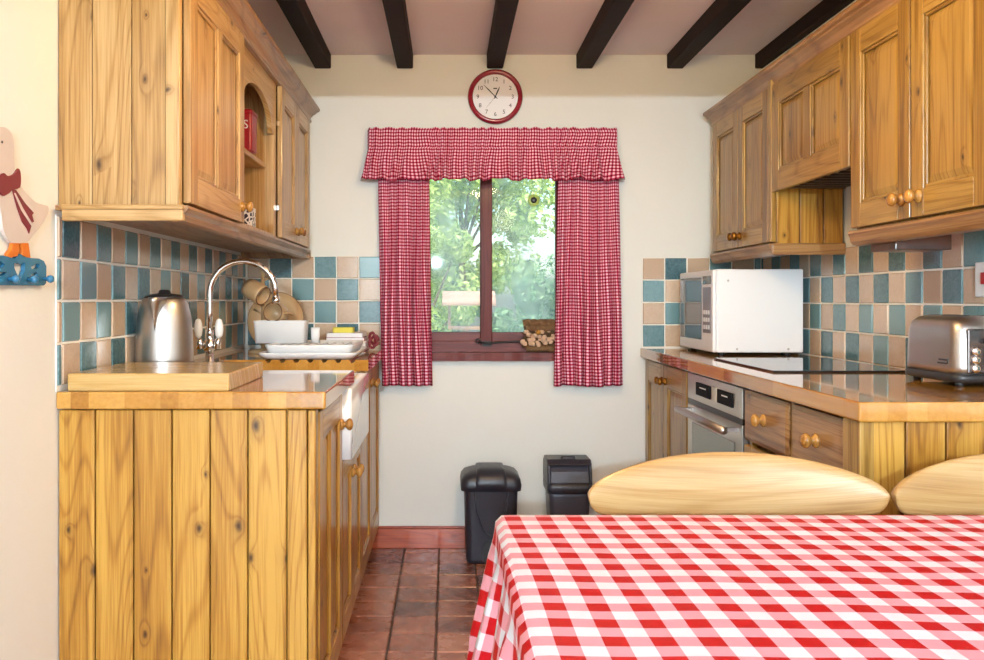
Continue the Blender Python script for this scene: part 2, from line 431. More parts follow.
struct('trim_9',sill,mahog_x,bevel=.003)
# iron stay
st=thing('window_stay','black iron casement stay lying along the bottom rail of the window','window catch',(.13,YB+.01,.935))
m=MB(); pts=[(.14,YB+.022,.944),(.18,YB+.02,.938),(.24,YB+.02,.944),(.33,YB+.02,.948),(.5,YB+.022,.95)]
m.tube(pts,.0045,8); obj('bar',m,iron,st)
m=MB(); m.tube([(.14+.011*math.cos(a),YB+.022,.950+.009*math.sin(a)) for a in [k*PI/6 for k in range(12)]],.0035,8,closed=True)
obj('curled_end',m,iron,st); obj('mounting_plate',MB().box(.16,.2,YB+.024,YB+.035,.925,.95),iron,st)
# suction feeder / hook on pane
sk=thing('suction_disc','round black suction disc with yellow green rim stuck on the right window pane','suction cup',(.405,YB+.063,1.605))
obj('rim',MB().lathe([(.026,0),(.028,.002),(.024,.004)],(.401,YB+.063,1.607),'y',24,sign=-1),plain('lime_plastic',srgb(170,190,90),.5),sk)
obj('cap',MB().lathe([(.015,.004),(.014,.010),(.008,.013)],(.401,YB+.063,1.607),'y',20,sign=-1),blackpl,sk)

# ------------------------------------------------------------------ curtains
def sheet(nu,nv,fn,per=1):
    m=MB(); uv=[]
    for j in range(nv+1):
        prev=None; s=0
        for i in range(nu+1):
            p,vv=fn(i/nu,j/nv); p=Vector(p)
            if prev is not None: s+=(p-prev).length
            prev=p; m.v.append(tuple(p)); uv.append([s,vv])
    # keep columns aligned : scale arc length to mean of rows
    L=[uv[j*(nu+1)+nu][0] for j in range(nv+1)]; mean=sum(L)/len(L)
    for j in range(nv+1):
        for i in range(nu+1): uv[j*(nu+1)+i][0]*=mean/L[j]
    for j in range(nv):
        for i in range(nu):
            a=j*(nu+1)+i; m.f.append([a,a+1,a+nu+2,a+nu+1]); m.m.append(0); m.sm.append(True)
    m.uv=uv; return m
def curtain(xt0,xt1,xb0,xb1,yc,ztop,zbot,folds,ph,amp):
    def fn(u,v):
        x0=xt0+(xb0-xt0)*v; x1=xt1+(xb1-xt1)*v
        sag=.008*math.sin(3*PI*u)*v
        a=amp*(.35+.75*v)
        uu=u+.018*math.sin(2*PI*(u*2.3+v*.8)+ph)
        y=yc+a*math.sin(2*PI*folds*uu+ph)+.4*a*math.sin(2*PI*folds*.47*uu+1.3*ph+2*v)
        return (x0+(x1-x0)*u+.25*a*math.cos(2*PI*folds*uu+ph)*v, y, ztop+(zbot-ztop)*v+sag*.3-.002*math.sin(9*u+ph)), (ztop-zbot)*(1-v)
    return fn
for nm,args,lab in (('left',(-.318,-.085,-.305,-.068,3.938,1.70,.752,6.5,.6,.019),'red gingham curtain hanging at the left side of the window'),
                    ('right',(.50,.775,.485,.80,3.938,1.70,.75,7,2.2,.019),'red gingham curtain hanging at the right side of the window')):
    o=obj('curtain',sheet(220,60,curtain(*args)),curt_g); tag(o,lab,'curtain','window curtains')
    s=o.modifiers.new('solid','SOLIDIFY'); s.thickness=.0015
def val(u,v):
    # v 0..1 : ruffle heading 0-.1, band .1-.38, gathered flounce .38-1
    x0=-.366+(-.03 if v>.38 else 0)*(v-.38)/.62; x1=.772+(.03 if v>.38 else 0)*(v-.38)/.62
    if v<.38:
        w=.0035+.004*abs(v-.12)/.26; y=3.905-.004*math.sin(v*8)
    else: w=.004+.013*(v-.38)/.62; y=3.903-.030*(v-.38)/.62
    q=2*PI*(u*27+.5*math.sin(u*17)+.3*math.sin(u*41+v))
    y+=w*math.sin(q+1.4*math.sin(u*23)+.5*v)+.3*w*math.sin(q*.43+2)
    z=1.915-.237*v
    if v>.9: z+=.004*math.sin(q*.5)+.004*math.sin(u*40)
    if v<.05: z+=.003*math.sin(q*.8)
    # wrap ends back to the wall
    e=max(0,(.012-u)/.012,(u-.988)/.012)
    y+= e*.06
    return (x0+(x1-x0)*u,y,z),(1-v)*.237
o=obj('curtain_valance',sheet(620,36,val),curt_g); tag(o,'gathered red gingham pelmet frill across the top of the window','curtain valance')
s=o.modifiers.new('solid','SOLIDIFY'); s.thickness=.0015
tag(obj('curtain_rail',MB().box(-.345,.75,3.952,3.956,1.84,1.87).box(-.345,-.34,3.956,3.999,1.84,1.87).box(.745,.75,3.956,3.999,1.84,1.87),white_pl),'white rail behind the gingham pelmet','curtain rail')

# ------------------------------------------------------------------ text helper
def text_mb(s,size,fn,mb=None,mi=0,depth=.0006,cx=True):
    cu=bpy.data.curves.new('t','FONT'); cu.body=s; cu.size=size; cu.align_x='CENTER' if cx else 'LEFT'; cu.align_y='CENTER'; cu.extrude=depth; cu.resolution_u=3
    ob=bpy.data.objects.new('t',cu); COL.objects.link(ob); bpy.context.view_layer.update()
    me=bpy.data.meshes.new_from_object(ob.evaluated_get(bpy.context.evaluated_depsgraph_get()))
    mb=mb or MB(); mb.add([fn(*v.co) for v in me.vertices],[tuple(p.vertices) for p in me.polygons],mi)
    bpy.data.objects.remove(ob); bpy.data.curves.remove(cu); bpy.data.meshes.remove(me); return mb

# ------------------------------------------------------------------ clock
cx_,cz_=.217,2.073; cy=YB-.001
ck=thing('wall_clock','round dark red wall clock with white face above the window','clock',(cx_,cy,cz_))
obj('rim',MB().lathe([(.105,0),(.122,.0),(.127,.012),(.124,.026),(.114,.034),(.105,.030),(.103,.016),(.103,.004)],(cx_,cy,cz_),'y',64,sign=-1),redpl,ck)
obj('face',MB().lathe([(.001,.0),(.1045,.0),(.1045,.012),(.001,.012)],(cx_,cy,cz_),'y',48,sign=-1,smooth=False),facew,ck)
nm=MB()
for h in range(1,13):
    a=h*PI/6; r=.080
    obj('numeral',text_mb(str(h),.027,lambda x,y,z,a=a,r=r:(cx_+r*math.sin(a)+x,cy-.0132-z,cz_+r*math.cos(a)+y)),ink,ck)
nm=text_mb('ooo',.012,lambda x,y,z:(cx_+x*.9,cy-.0132-z,cz_+.037+y)) if False else MB().box(cx_-.009,cx_+.009,cy-.0134,cy-.013,cz_+.036,cz_+.041)
obj('maker_mark',nm,ink,ck)
def hand(name,ang,l,w,off,mt):
    a=math.radians(ang); d=Vector((math.sin(a),0,math.cos(a))); p=Vector((d.z,0,-d.x)); c=Vector((cx_,cy-off,cz_))
    vs=[c-d*l*.18+p*w*.6,c-d*l*.18-p*w*.6,c+d*l*.6-p*w,c+d*l-p*w*.25,c+d*l+p*w*.25,c+d*l*.6+p*w]
    vs2=[v+Vector((0,-.001,0)) for v in vs]; k=len(vs)
    obj(name,MB().add([tuple(v) for v in vs+vs2],[tuple(range(k)),tuple(range(2*k-1,k-1,-1))]+[(i,(i+1)%k,k+(i+1)%k,k+i) for i in range(k)]),mt,ck)
hand('hour_hand',24,.050,.0032,.015,ink); hand('minute_hand',-44.5,.076,.0024,.0175,ink); hand('second_hand',218.6,.066,.0006,.0195,ink)
obj('hub',MB().lathe([(.004,.012),(.004,.021),(.002,.022)],(cx_,cy,cz_),'y',16,sign=-1),ink,ck)

# ------------------------------------------------------------------ joinery helpers
def knob_mb(P,u,v,s=1.0):
    """turned knob : flange, neck and ball, along the outward direction d of P(u,d,v)"""
    prof=[(.004,0),(.0175,0),(.0185,.004),(.016,.008),(.009,.011),(.0085,.015),(.014,.019),(.0185,.025),(.0185,.030),(.014,.036),(.004,.039)]
    m=MB(); rings=[]
    for r,h in prof:
        rings.append([P(u+r*s*math.cos(2*PI*i/22),h*s,v+r*s*math.sin(2*PI*i/22)) for i in range(22)])
    m.loft(rings); return m
def pbox(m,P,u0,u1,d0,d1,v0,v1,mi=0):
    a=P(u0,d0,v0); b=P(u1,d1,v1); m.box(a[0],b[0],a[1],b[1],a[2],b[2],mi)
def raised(m,P,u0,u1,v0,v1,d,mi):
    """moulded panel field sunk inside a frame"""
    b=.018; c=[(u0,v0),(u1,v0),(u1,v1),(u0,v1)]; i_=[(u0+b,v0+b),(u1-b,v0+b),(u1-b,v1-b),(u0+b,v1-b)]
    vs=[P(u,d-.006,v) for u,v in c]+[P(u,d-.001,v) for u,v in i_]
    m.add(vs,[(4,5,6,7),(0,1,5,4),(1,2,6,5),(2,3,7,6),(3,0,4,7)],mi)
def door_mb(P,u0,u1,v0,v1,t=.02,stile=.055,rail=.065,mull=None,top=None):
    """frame-and-panel door; slot0 upright grain, slot1 horizontal grain"""
    m=MB(); s=stile; top=top or rail
    pbox(m,P,u0,u0+s,0,t,v0,v1); pbox(m,P,u1-s,u1,0,t,v0,v1)
    pbox(m,P,u0+s,u1-s,0,t,v0,v0+rail,1); pbox(m,P,u0+s,u1-s,0,t,v1-top,v1,1)
    spans=[(u0+s,u1-s)]
    if mull:
        c=(u0+u1)/2; pbox(m,P,c-mull/2,c+mull/2,0,t,v0+rail,v1-top); spans=[(u0+s,c-mull/2),(c+mull/2,u1-s)]
    for a,b in spans:
        pbox(m,P,a,b,.002,t-.012,v0+rail,v1-top)
        k=.009
        for (aa,bb,cc,dd,mi) in ((a,a+k,v0+rail,v1-top,0),(b-k,b,v0+rail,v1-top,0),(a,b,v0+rail,v0+rail+k,1),(a,b,v1-top-k,v1-top,1)):
            pbox(m,P,aa,bb,t-.012,t-.004,cc,dd,mi)
        raised(m,P,a+k,b-k,v0+rail+k,v1-top-k,t-.006,0)
    return m
def sweep_y(prof,P,u0,u1,m=None,mi=0):
    """profile (d,v) swept along u"""
    m=m or MB(); return m.prism(prof,lambda d,v,u:P(u,d,v),u0,u1,mi)
def planks_y(m,y0,y1,xs,z0,z1,gap=.0018,mi=0):
    """tongue-and-groove boards side by side facing the camera"""
    for a,b in zip(xs[:-1],xs[1:]):
        m.box(a+gap,b-gap,y0,y1,z0,z1,mi)
    m.box(xs[0],xs[-1],y0+.75*(y1-y0),y1,z0,z1,mi)

# ---------------- left wall cupboards (facing +x)
LX=-.65
PLf=lambda u,d,v:(LX+d,u,v)
lz,uz=1.337,1.955
up=pine('z','x','u'); uph=pine('y','x','u'); upy=pine('z','y','u')
c1=thing('wall_cabinet','pine wall cupboard with twin panel door and boarded end, left wall nearest','kitchen cabinet',(XL,2.09,lz),0,'left wall cupboards')
m=MB(); 
m.box(XL+.001,LX-.02,2.105,2.688,lz+.03,lz+.045).box(XL+.001,LX-.02,2.105,2.688,uz-.02,uz).box(XL+.001,XL+.01,2.105,2.688,lz+.03,uz).box(XL+.001,LX-.002,2.673,2.691,lz+.03,uz)
obj('body',m,up,c1)
m=MB(); planks_y(m,2.09,2.105,[XL+.001,-.857,-.762,-.680],lz+.03,uz,gap=.0008); obj('end_panel',m,upy,c1,bevel=.0025)
m=MB(); m.box(-.680,LX,2.088,2.125,lz+.03,uz); m.tube([(LX,2.094,lz+.03),(LX,2.094,uz)],.006,8); obj('corner_post',m,up,c1,bevel=.003)
d=obj('door',door_mb(PLf,2.128,2.688,lz+.040,uz+.002,mull=.045,stile=.06,rail=.07),[up,uph],c1,bevel=.003)
obj('knob',knob_mb(lambda u,dd,v:(LX+.02+dd,u,v),2.652,1.425,.9),knobwood,d)
# open shelf unit
c2=thing('open_shelf_unit','open pine shelf unit with arched top between the left wall cupboards','kitchen shelf',(XL,2.63,lz),0,'left wall cupboards')
m=MB(); m.box(XL+.001,LX,2.694,2.712,lz+.03,uz).box(XL+.001,LX,3.24,3.258,lz+.03,uz).box(XL+.001,LX,2.712,3.24,lz+.03,lz+.048).box(XL+.001,LX-.02,2.712,3.24,uz-.02,uz).box(XL+.001,XL+.012,2.712,3.24,lz+.048,uz-.02)
obj('body',m,upy,c2)
obj('shelf',MB().box(XL+.013,LX-.03,2.713,3.239,1.632,1.65),uph,c2,bevel=.003)
arch=[(2.712,uz),(2.712,1.76),(2.735,1.755)]
for k in range(0,21):
    a=PI-PI*k/20; arch.append((2.976+.222*math.cos(a),1.775+.095*math.sin(a)))
arch += [(3.21,1.755),(3.24,1.76),(3.24,uz)]
obj('arched_valance',MB().prism(arch,lambda u,v,d:(LX-.018+d,u,v),0,.018),uph,c2,bevel=.002)
# far cupboard
c3=thing('wall_cabinet','pine wall cupboard with two narrow doors, left wall far end by the window wall','kitchen cabinet',(XL,3.27,lz),0,'left wall cupboards')
m=MB(); m.box(XL+.001,LX,3.262,3.282,lz+.03,uz).box(XL+.001,LX,3.93,3.95,lz+.03,uz).box(XL+.001,LX-.001,3.282,3.93,lz+.03,lz+.045).box(XL+.001,LX-.02,3.282,3.93,uz-.02,uz).box(XL+.001,XL+.01,3.282,3.93,lz+.045,uz-.02)
obj('body',m,up,c3,bevel=.002)
for a,b,ku in ((3.30,3.622,3.60),(3.626,3.948,3.65)):
    d=obj('door',door_mb(PLf,a,b,lz+.040,uz+.002,stile=.055,rail=.065),[up,uph],c3,bevel=.003)
    obj('knob',knob_mb(lambda u,dd,v:(LX+.02+dd,u,v),ku,1.425,.9),knobwood,d)
for z in (1.48,1.80): obj('hinge',MB().box(LX+.001,LX+.012,3.286,3.298,z,z+.018),chrome,c3)
crown=[(-.02,0),(.030,0),(.036,.004),(.036,.010),(.030,.013),(.033,.022),(.044,.034),(.058,.042),(.060,.046),(.070,.050),(.074,.054),(.074,.064),(-.02,.064)]
def mould(prof,P,u0,u1,endfar=None): return sweep_y(prof,P,u0,u1)
m=mould(crown,lambda u,d,v:(LX+d-.012,u,v+uz-.002),2.05,3.985)
for pr in ((2.05,),): pass
cr=obj('cornice_moulding',m,pine('y','x','r'),bevel=.0015); tag(cr,'moulded pine cornice running along the top of the left wall cupboards','moulding')
rail=[(-.29,.024),(.028,.024),(.030,.016),(.024,.008),(.016,.002),(.012,-.012),(.002,-.016),(-.012,-.016),(-.012,.010),(-.29,.012)]
m=MB(); m.prism(rail,lambda d,v,u:(LX+d,u,lz+v+.006),2.075,3.93)
ring=[]
rr=obj('light_rail_moulding',m,pine('y','x','r'),bevel=.0015); tag(rr,'rounded pine moulding under the left wall cupboards','moulding')
m=MB().box(XL+.02,LX+.018,2.066,2.088,lz-.008,lz+.030).box(XL+.02,LX+.022,2.060,2.088,lz+.018,lz+.030); obj('end_return',m,pine('x','y','u'),rr,bevel=.003)
m=MB(); 
m.prism([(LX+.028,3.93),(LX+.024,3.955),(LX+.008,3.975),(LX-.02,3.985),(XL+.001,3.985),(XL+.001,3.93)],lambda u,w,d:(u,w,d),lz-.008,lz+.030); obj('rounded_end',m,pine('y','z','r'),rr,bevel=.003)
# shelf contents
o=thing('tea_tin','red tin with a white letter on the open shelf of the left cupboards','tin',(-.722,2.99,1.6503))
tinred=plain('dark_red_tin',srgb(150,18,30),.35)
obj('body',MB().loft([rrect(-.722,2.99,.055,.045,.008,z) for z in (1.6503,1.652,1.771,1.773)]),tinred,o)
obj('lid',MB().loft([rrect(-.722,2.99,.057,.047,.008,z) for z in (1.773,1.786)]+[rrect(-.722,2.99,.05,.04,.008,1.79)]),tinred,o,label='red lid')
obj('letter',text_mb('S',.042,lambda x,y,z:(-.6865+x,2.9445-z,1.735+y)),white_pl,o)
m=MB(); m.box(-.715,-.651,2.88,2.94,lz+.0485,lz+.112)
t=NT('lattice_print'); g=t.n('ShaderNodeTexCoord').outputs['Object']; v=t.n('ShaderNodeTexVoronoi'); v.inputs['Scale'].default_value=60; v.feature='DISTANCE_TO_EDGE'; t.l(g,v.inputs['Vector'])
t.col(t.mix(t.math('GREATER_THAN',v.outputs['Distance'],.12),srgb(236,228,224),srgb(52,44,60))); t.set(rough=.5)
tag(obj('patterned_box',m,t.mat,bevel=.002),'small black and white patterned box at the foot of the open shelf unit','box')

# ---------------- right wall cupboards (facing -x)
RX=1.197
PRf=lambda u,d,v:(RX-d,u,v)
rp=pine('z','x','q'); rph=pine('y','x','q'); rpy=pine('z','y','p')
rz=1.335
def rcab(label,y0,y1,z0,doors,loc_group='right wall cupboards',plank=False,knobz=1.44,ajar=None):
    c=thing('wall_cabinet',label,'kitchen cabinet',(XR,y0,z0),0,loc_group)
    m=MB(); m.box(RX,XR-.008,y1-.018,y1,z0+.03,uz-.015).box(RX+.002,XR-.008,y0+.018,y1-.018,z0+.03,z0+.045).box(RX+.02,XR-.008,y0+.018,y1-.018,uz-.02,uz).box(XR-.018,XR-.008,y0+.018,y1-.018,z0+.045,uz-.02)
    obj('body',m,rp,c)
    m=MB()
    if plank: planks_y(m,y0,y0+.018,[RX,RX+.086,RX+.172,XR-.008],z0+.03,uz)
    else: m.box(RX,XR-.008,y0,y0+.018,z0+.03,uz)
    obj('end_panel',m,rpy,c,bevel=.002)
    return c
rz=1.312
c=rcab('pine wall cupboard with two narrow doors at the far end of the right wall',3.165,3.86,rz,None,plank=True)
for a,b,ku in ((3.20,3.528,3.505),(3.532,3.858,3.555)):
    d=obj('door',door_mb(PRf,a,b,rz+.04,uz-.036,stile=.055,rail=.065),[rp,rph],c,bevel=.003)
    obj('knob',knob_mb(lambda u,dd,v:(RX-.02-dd,u,v),ku,1.398,.9),brass,d,label='brass knob')
obj('front_post',MB().box(RX-.02,RX,3.165,3.197,rz+.04,uz-.01),rp,c,bevel=.003)
ry=[(-.25,.034),(.024,.034),(.028,.026),(.022,.014),(.020,.002),(.012,-.008),(.0,-.010),(-.012,-.010),(-.012,.020),(-.25,.022)]
m=MB().prism(ry,lambda d,v,u:(RX-d,u,rz+v),3.165,3.88)
r1=obj('light_rail',m,pine('y','x','r'),c,bevel=.002)
obj('rail_return',MB().box(RX-.022,XR-.008,3.145,3.164,rz-.008,rz+.034),pine('x','y','r'),r1,bevel=.004)
rz=1.329
# hood unit
c=thing('extractor_cabinet','short pine cupboard over the hob, twin panel front, between the right cupboards','kitchen cabinet',(XR,2.545,1.545),0,'right wall cupboards')
m=MB(); m.box(RX+.004,XR-.008,2.548,2.565,1.545,uz).box(RX+.004,XR-.008,3.145,3.163,1.545,uz).box(RX+.02,XR-.008,2.565,3.145,uz-.02,uz).box(XR-.018,XR-.008,2.565,3.145,1.56,uz-.02)
obj('body',m,rp,c)
d=obj('door',door_mb(PRf,2.552,3.155,1.532,uz-.036,stile=.06,rail=.075,mull=.06),[rp,rph],c,bevel=.003)
m=MB().box(RX+.006,XR-.02,2.566,3.144,1.545,1.56)
f=obj('extractor_grille',m,darkmet,c)
m=MB()
for k in range(9): m.box(RX+.03,XR-.04,2.60+k*.06,2.612+k*.06,1.538,1.546)
obj('slat',m,darkmet,f)
# near cupboard
c=rcab('large pine wall cupboard with two panelled doors on the right wall nearest the camera',1.885,2.54,rz-.015,None)
d=obj('door',door_mb(PRf,2.216,2.538,rz+.02,uz-.036,stile=.058,rail=.07),[rp,rph],c,bevel=.003)
obj('knob',knob_mb(lambda u,dd,v:(RX-.02-dd,u,v),2.252,1.40,.95),knobwood,d)
dm=door_mb(lambda u,d_,v:(RX-d_,u,v),1.887,2.210,rz+.02,uz-.036,stile=.058,rail=.07)
d=obj('door',dm,[rp,rph],c,bevel=.003)
obj('knob',knob_mb(lambda u,dd,v:(RX-.02-dd,u,v),2.168,1.40,.95),knobwood,d)
m=MB().prism(ry,lambda d,v,u:(RX-d,u,rz-.022+v),1.885,2.54)
r1=obj('light_rail',m,pine('y','x','r'),c,bevel=.002)
obj('batten',MB().box(RX+.02,1.37,2.36,2.50,1.277,1.322),wood('shade_toned_batten','x','y',srgb(104,60,34),srgb(84,46,26),srgb(50,26,16),knots=0),c,bevel=.002)  # wood colour darkened to carry the shade under the cupboard rail
m=mould(crown,lambda u,d,v:(RX-d+.022,u,v+uz-.040),1.86,3.90)
cr=obj('cornice_moulding',m,pine('y','x','r'),bevel=.0015); tag(cr,'moulded pine cornice running along the top of the right wall cupboards','moulding')

# ------------------------------------------------------------------ left base run
BX=-.335      # carcass front; doors to -.315
PBf=lambda u,d,v:(BX+d,u,v)
bp=pine('z','x','p'); bph=pine('y','x','p'); bpy_=pine('z','y','p')
c=thing('base_cabinet','pine base cupboard with boarded end facing the room, left of the aisle','kitchen cabinet',(XL,2.09,0),0,'left base cupboards')
m=MB().box(XL+.001,BX,2.575,2.59,.1,.875).box(XL+.001,BX,2.112,2.575,.1,.118).box(XL+.001,XL+.012,2.112,2.575,.118,.875)
obj('body',m,bp,c)
m=MB(); planks_y(m,2.09,2.112,[XL+.001,-.850,-.7575,-.665,-.573,-.482,-.388,-.338],0,.875,gap=.0016); obj('end_panel',m,bpy_,c,bevel=.003)
obj('corner_post',MB().box(-.337,-.318,2.088,2.13,0,.875),bp,c,bevel=.004)
d=obj('door',door_mb(PBf,2.135,2.585,.11,.865,stile=.06,rail=.075,mull=.05),[bp,bph],c,bevel=.003)
obj('knob',knob_mb(lambda u,dd,v:(BX+.02+dd,u,v),2.548,.775,.95),knobwood,d)
obj('plinth',MB().box(-.375,-.360,2.112,2.59,0,.1),pine('y','x','r'),c)
c=thing('base_cabinet','low pine cupboard with two small doors under the white sink','kitchen cabinet',(XL,2.6,0),0,'left base cupboards')
m=MB().box(XL+.001,BX,2.592,2.61,.1,.66).box(XL+.001,BX,3.15,3.168,.1,.66).box(XL+.001,BX,2.61,3.15,.1,.118).box(XL+.001,BX,2.61,3.15,.645,.66)
obj('body',m,bp,c)
for a,b,ku in ((2.6,2.878,2.85),(2.882,3.165,2.91)):
    d=obj('door',door_mb(PBf,a,b,.11,.655,stile=.05,rail=.065),[bp,bph],c,bevel=.003)
    obj('knob',knob_mb(lambda u,dd,v:(BX+.02+dd,u,v),ku,.575,.9),knobwood,d)
obj('plinth',MB().box(-.375,-.360,2.592,3.168,0,.1),pine('y','x','r'),c)
c=thing('base_cabinet','pine base cupboard with two tall doors at the far end under the draining board','kitchen cabinet',(XL,3.17,0),0,'left base cupboards')
m=MB().box(XL+.001,BX,3.17,3.19,.1,.878).box(XL+.001,BX,3.96,3.978,.1,.878).box(XL+.001,BX,3.19,3.96,.1,.118)
obj('body',m,bp,c)
for a,b,ku in ((3.175,3.572,3.54),(3.576,3.975,3.61)):
    d=obj('door',door_mb(PBf,a,b,.11,.868,stile=.06,rail=.075),[bp,bph],c,bevel=.003)
    obj('knob',knob_mb(lambda u,dd,v:(BX+.02+dd,u,v),ku,.80,.9),knobwood,d)
obj('plinth',MB().box(-.375,-.360,3.17,3.98,0,.1),pine('y','x','r'),c)
# belfast sink
sk=thing('butler_sink','white ceramic butler sink set between the left worktops','sink',(-.6,2.88,.66))
sx0,sx1,sy0,sy1=-.80,-.288,2.598,3.162
def ring4(x0,x1,y0,y1,z,r=.03): return rrect((x0+x1)/2,(y0+y1)/2,(x1-x0)/2,(y1-y0)/2,r,z,4)
m=MB().loft([ring4(sx0,sx1,sy0,sy1,.662,.012),ring4(sx0,sx1,sy0,sy1,.872,.012),ring4(sx0+.005,sx1-.005,sy0+.005,sy1-.005,.876,.012),
             ring4(sx0+.04,sx1-.035,sy0+.035,sy1-.035,.876,.03),ring4(sx0+.05,sx1-.045,sy0+.045,sy1-.045,.86,.03),ring4(sx0+.06,sx1-.05,sy0+.05,sy1-.05,.70,.04),ring4(sx0+.1,sx1-.1,sy0+.1,sy1-.1,.69,.04)])
obj('basin',m,ceram,sk); obj('drain',MB().lathe([(.03,0),(.032,.003),(.02,.004)],(-.55,2.88,.690)),chrome,sk)
# worktops
wt=MB()
wt.box(XL+.001,-.293,2.077,2.72,.878,.92); o=obj('worktop',wt,worktop,bevel=.005,seg=3); tag(o,'varnished wooden worktop on the near left cupboard, under the chopping board','worktop')
wt=MB().box(XL+.001,-.82,2.722,3.185,.878,.92); o=obj('worktop',wt,worktop,bevel=.004); tag(o,'narrow strip of wooden worktop behind the sink, under the tap','worktop')
# draining board with grooves
gr=[]; x=-.936; outline=[(XL+.001,.878),(-.293,.878),(-.293,.92)]
xs=[-.352-.0515*k for k in range(7)]
for xc in xs:
    for k in range(0,9):
        a=-PI*k/8; outline.append((xc+.011*math.cos(a),.92+.011*math.sin(a)))
outline.append((XL+.001,.92))
wt=MB(); wt.prism(outline,lambda u,v,d:(u,d,v),3.19,3.66); wt.box(XL+.001,-.293,3.66,YB-.001,.878,.92)
o=obj('draining_board',wt,worktop); tag(o,'wooden draining board with cut grooves beyond the sink, far left','draining board')
# chopping board
m=MB().box(-.918,-.528,2.092,2.48,.92,.963)
o=obj('chopping_board',m,boardwood,bevel=.004); tag(o,'thick pale wooden chopping board lying on the near left worktop','chopping board')
# kettle
kx,ky=-.846,2.59
kt=thing('kettle','brushed steel jug kettle standing behind the chopping board','kettle',(kx,ky,.92))
obj('power_base',MB().lathe([(.074,0),(.08,.003),(.08,.022),(.074,.026)],(kx,ky,.92)),blackpl,kt)
kb=MB().lathe([(.076,.028),(.083,.030),(.084,.045),(.0835,.07),(.081,.12),(.077,.17),(.069,.205),(.062,.222),(.058,.226)],(kx,ky,.92),n=40)
obj('body',kb,steel,kt)
obj('base_band',MB().lathe([(.08,.026),(.085,.027),(.0855,.036),(.0845,.037)],(kx,ky,.92),n=40),blackpl,kt)
obj('lid',MB().lathe([(.058,.225),(.056,.231),(.04,.237),(.018,.240),(.016,.248),(.010,.251)],(kx,ky,.92)),blackpl,kt)
# spout towards camera-left
m=MB(); sd=Vector((-.02,-1,0)).normalized(); sp=Vector((sd.y*-1,sd.x,0))
rings=[]
for h,out,w in ((.13,.078,.003),(.16,.085,.010),(.19,.092,.018),(.215,.098,.026),(.228,.102,.028)):
    c_=Vector((kx,ky,.92+h)); inner=.060
    rings.append([tuple(c_+sd*inner+sp*w),tuple(c_+sd*(out)+sp*w*.35),tuple(c_+sd*(out+.004)),tuple(c_+sd*(out)-sp*w*.35),tuple(c_+sd*inner-sp*w)])
m.loft(rings); obj('spout',m,steel,kt)
hd=Vector((.25,1,0)).normalized()
pts=[Vector((kx,ky,.92))+hd*a+Vector((0,0,b)) for a,b in ((.05,.222),(.085,.225),(.115,.21),(.125,.17),(.122,.12),(.108,.075),(.085,.06))]
obj('handle',MB().tube(pts,.011,10),blackpl,kt)
# tap
tx,ty=-.805,2.93; K=1.0
tp=thing('bridge_tap','chrome swan neck kitchen tap with two white ceramic levers','tap',(tx,ty,.92))
obj('base',MB().lathe([(.026,0),(.027,.004),(.02,.008),(.014,.014),(.013,.05)],(tx,ty,.92)).lathe([(.018,.05),(.022,.056),(.022,.078),(.016,.085),(.012,.10),(.0145,.104),(.0145,.118),(.010,.122)],(tx,ty,.92)),chrome,tp)
pts=[(tx,ty,1.03),(tx,ty,1.10),(tx,ty,1.155)]; R=.113
for k in range(1,19):
    a=PI-PI*k/19*.95; pts.append((tx+R+R*math.cos(a),ty,1.158+R*math.sin(a)))
pts.append((tx+2*R-.002,ty,1.135))
obj('swan_neck',MB().tube(pts,.0105,14),chrome,tp)
obj('nozzle',MB().tube([(tx+2*R-.003,ty,1.150),(tx+2*R-.001,ty,1.128)],.013,14),chrome,tp)
for s in (-1,1):
    m=MB().tube([(tx,ty,.985),(tx+s*.03,ty-.01,.985)],.011,12).tube([(tx+s*.03,ty-.01,.975),(tx+s*.03,ty-.01,1.0),(tx+s*.033,ty-.01,1.015)],[.013,.011,.007],12)
    v_=obj('valve',m,chrome,tp)
    obj('lever',MB().lathe([(.007,0),(.012,.006),(.0145,.025),(.013,.045),(.009,.058),(.004,.062)],(tx+s*.035,ty-.01,1.015),n=16),ceram,v_,label='white ceramic lever')
# dish rack / tray
tr=thing('dish_drainer','white plastic dish drainer tray on the draining board','dish drainer',(-.52,3.4,.92))
x0,x1,y0,y1=-.705,-.338,3.205,3.66
m=MB().loft([ring4(x0+.02,x1-.02,y0+.02,y1-.02,.921,.03),ring4(x0+.006,x1-.006,y0+.004,y1-.004,.932,.03),ring4(x0,x1,y0,y1,.940,.03),ring4(x0,x1,y0,y1,.944,.03),ring4(x0+.012,x1-.012,y0+.012,y1-.012,.944,.03),ring4(x0+.02,x1-.02,y0+.02,y1-.02,.93,.03)])
obj('tray',m,white_pl,tr)
m=MB().loft([ring4(x0+.035,x1-.03,y0+.03,y1-.03,.931,.03),ring4(x0+.02,x1-.015,y0+.02,y1-.02,.966,.03),ring4(x0+.018,x1-.013,y0+.018,y1-.018,.972,.03),ring4(x0+.03,x1-.025,y0+.03,y1-.03,.972,.03),ring4(x0+.04,x1-.035,y0+.04,y1-.04,.945,.03)])
obj('rack_rim',m,white_pl,tr)
m=MB()
for k in range(9): m.tube([(x0+.04+.033*k,y0+.04,.95),(x0+.04+.033*k,y0+.04,.965),(x0+.04+.033*k,y1-.05,.965),(x0+.04+.033*k,y1-.05,.95)],.003,6)
obj('bars',m,white_pl,tr)
bx=thing('plastic_tub','white rectangular plastic tub standing in the dish drainer','tub',(-.665,3.46,.968))
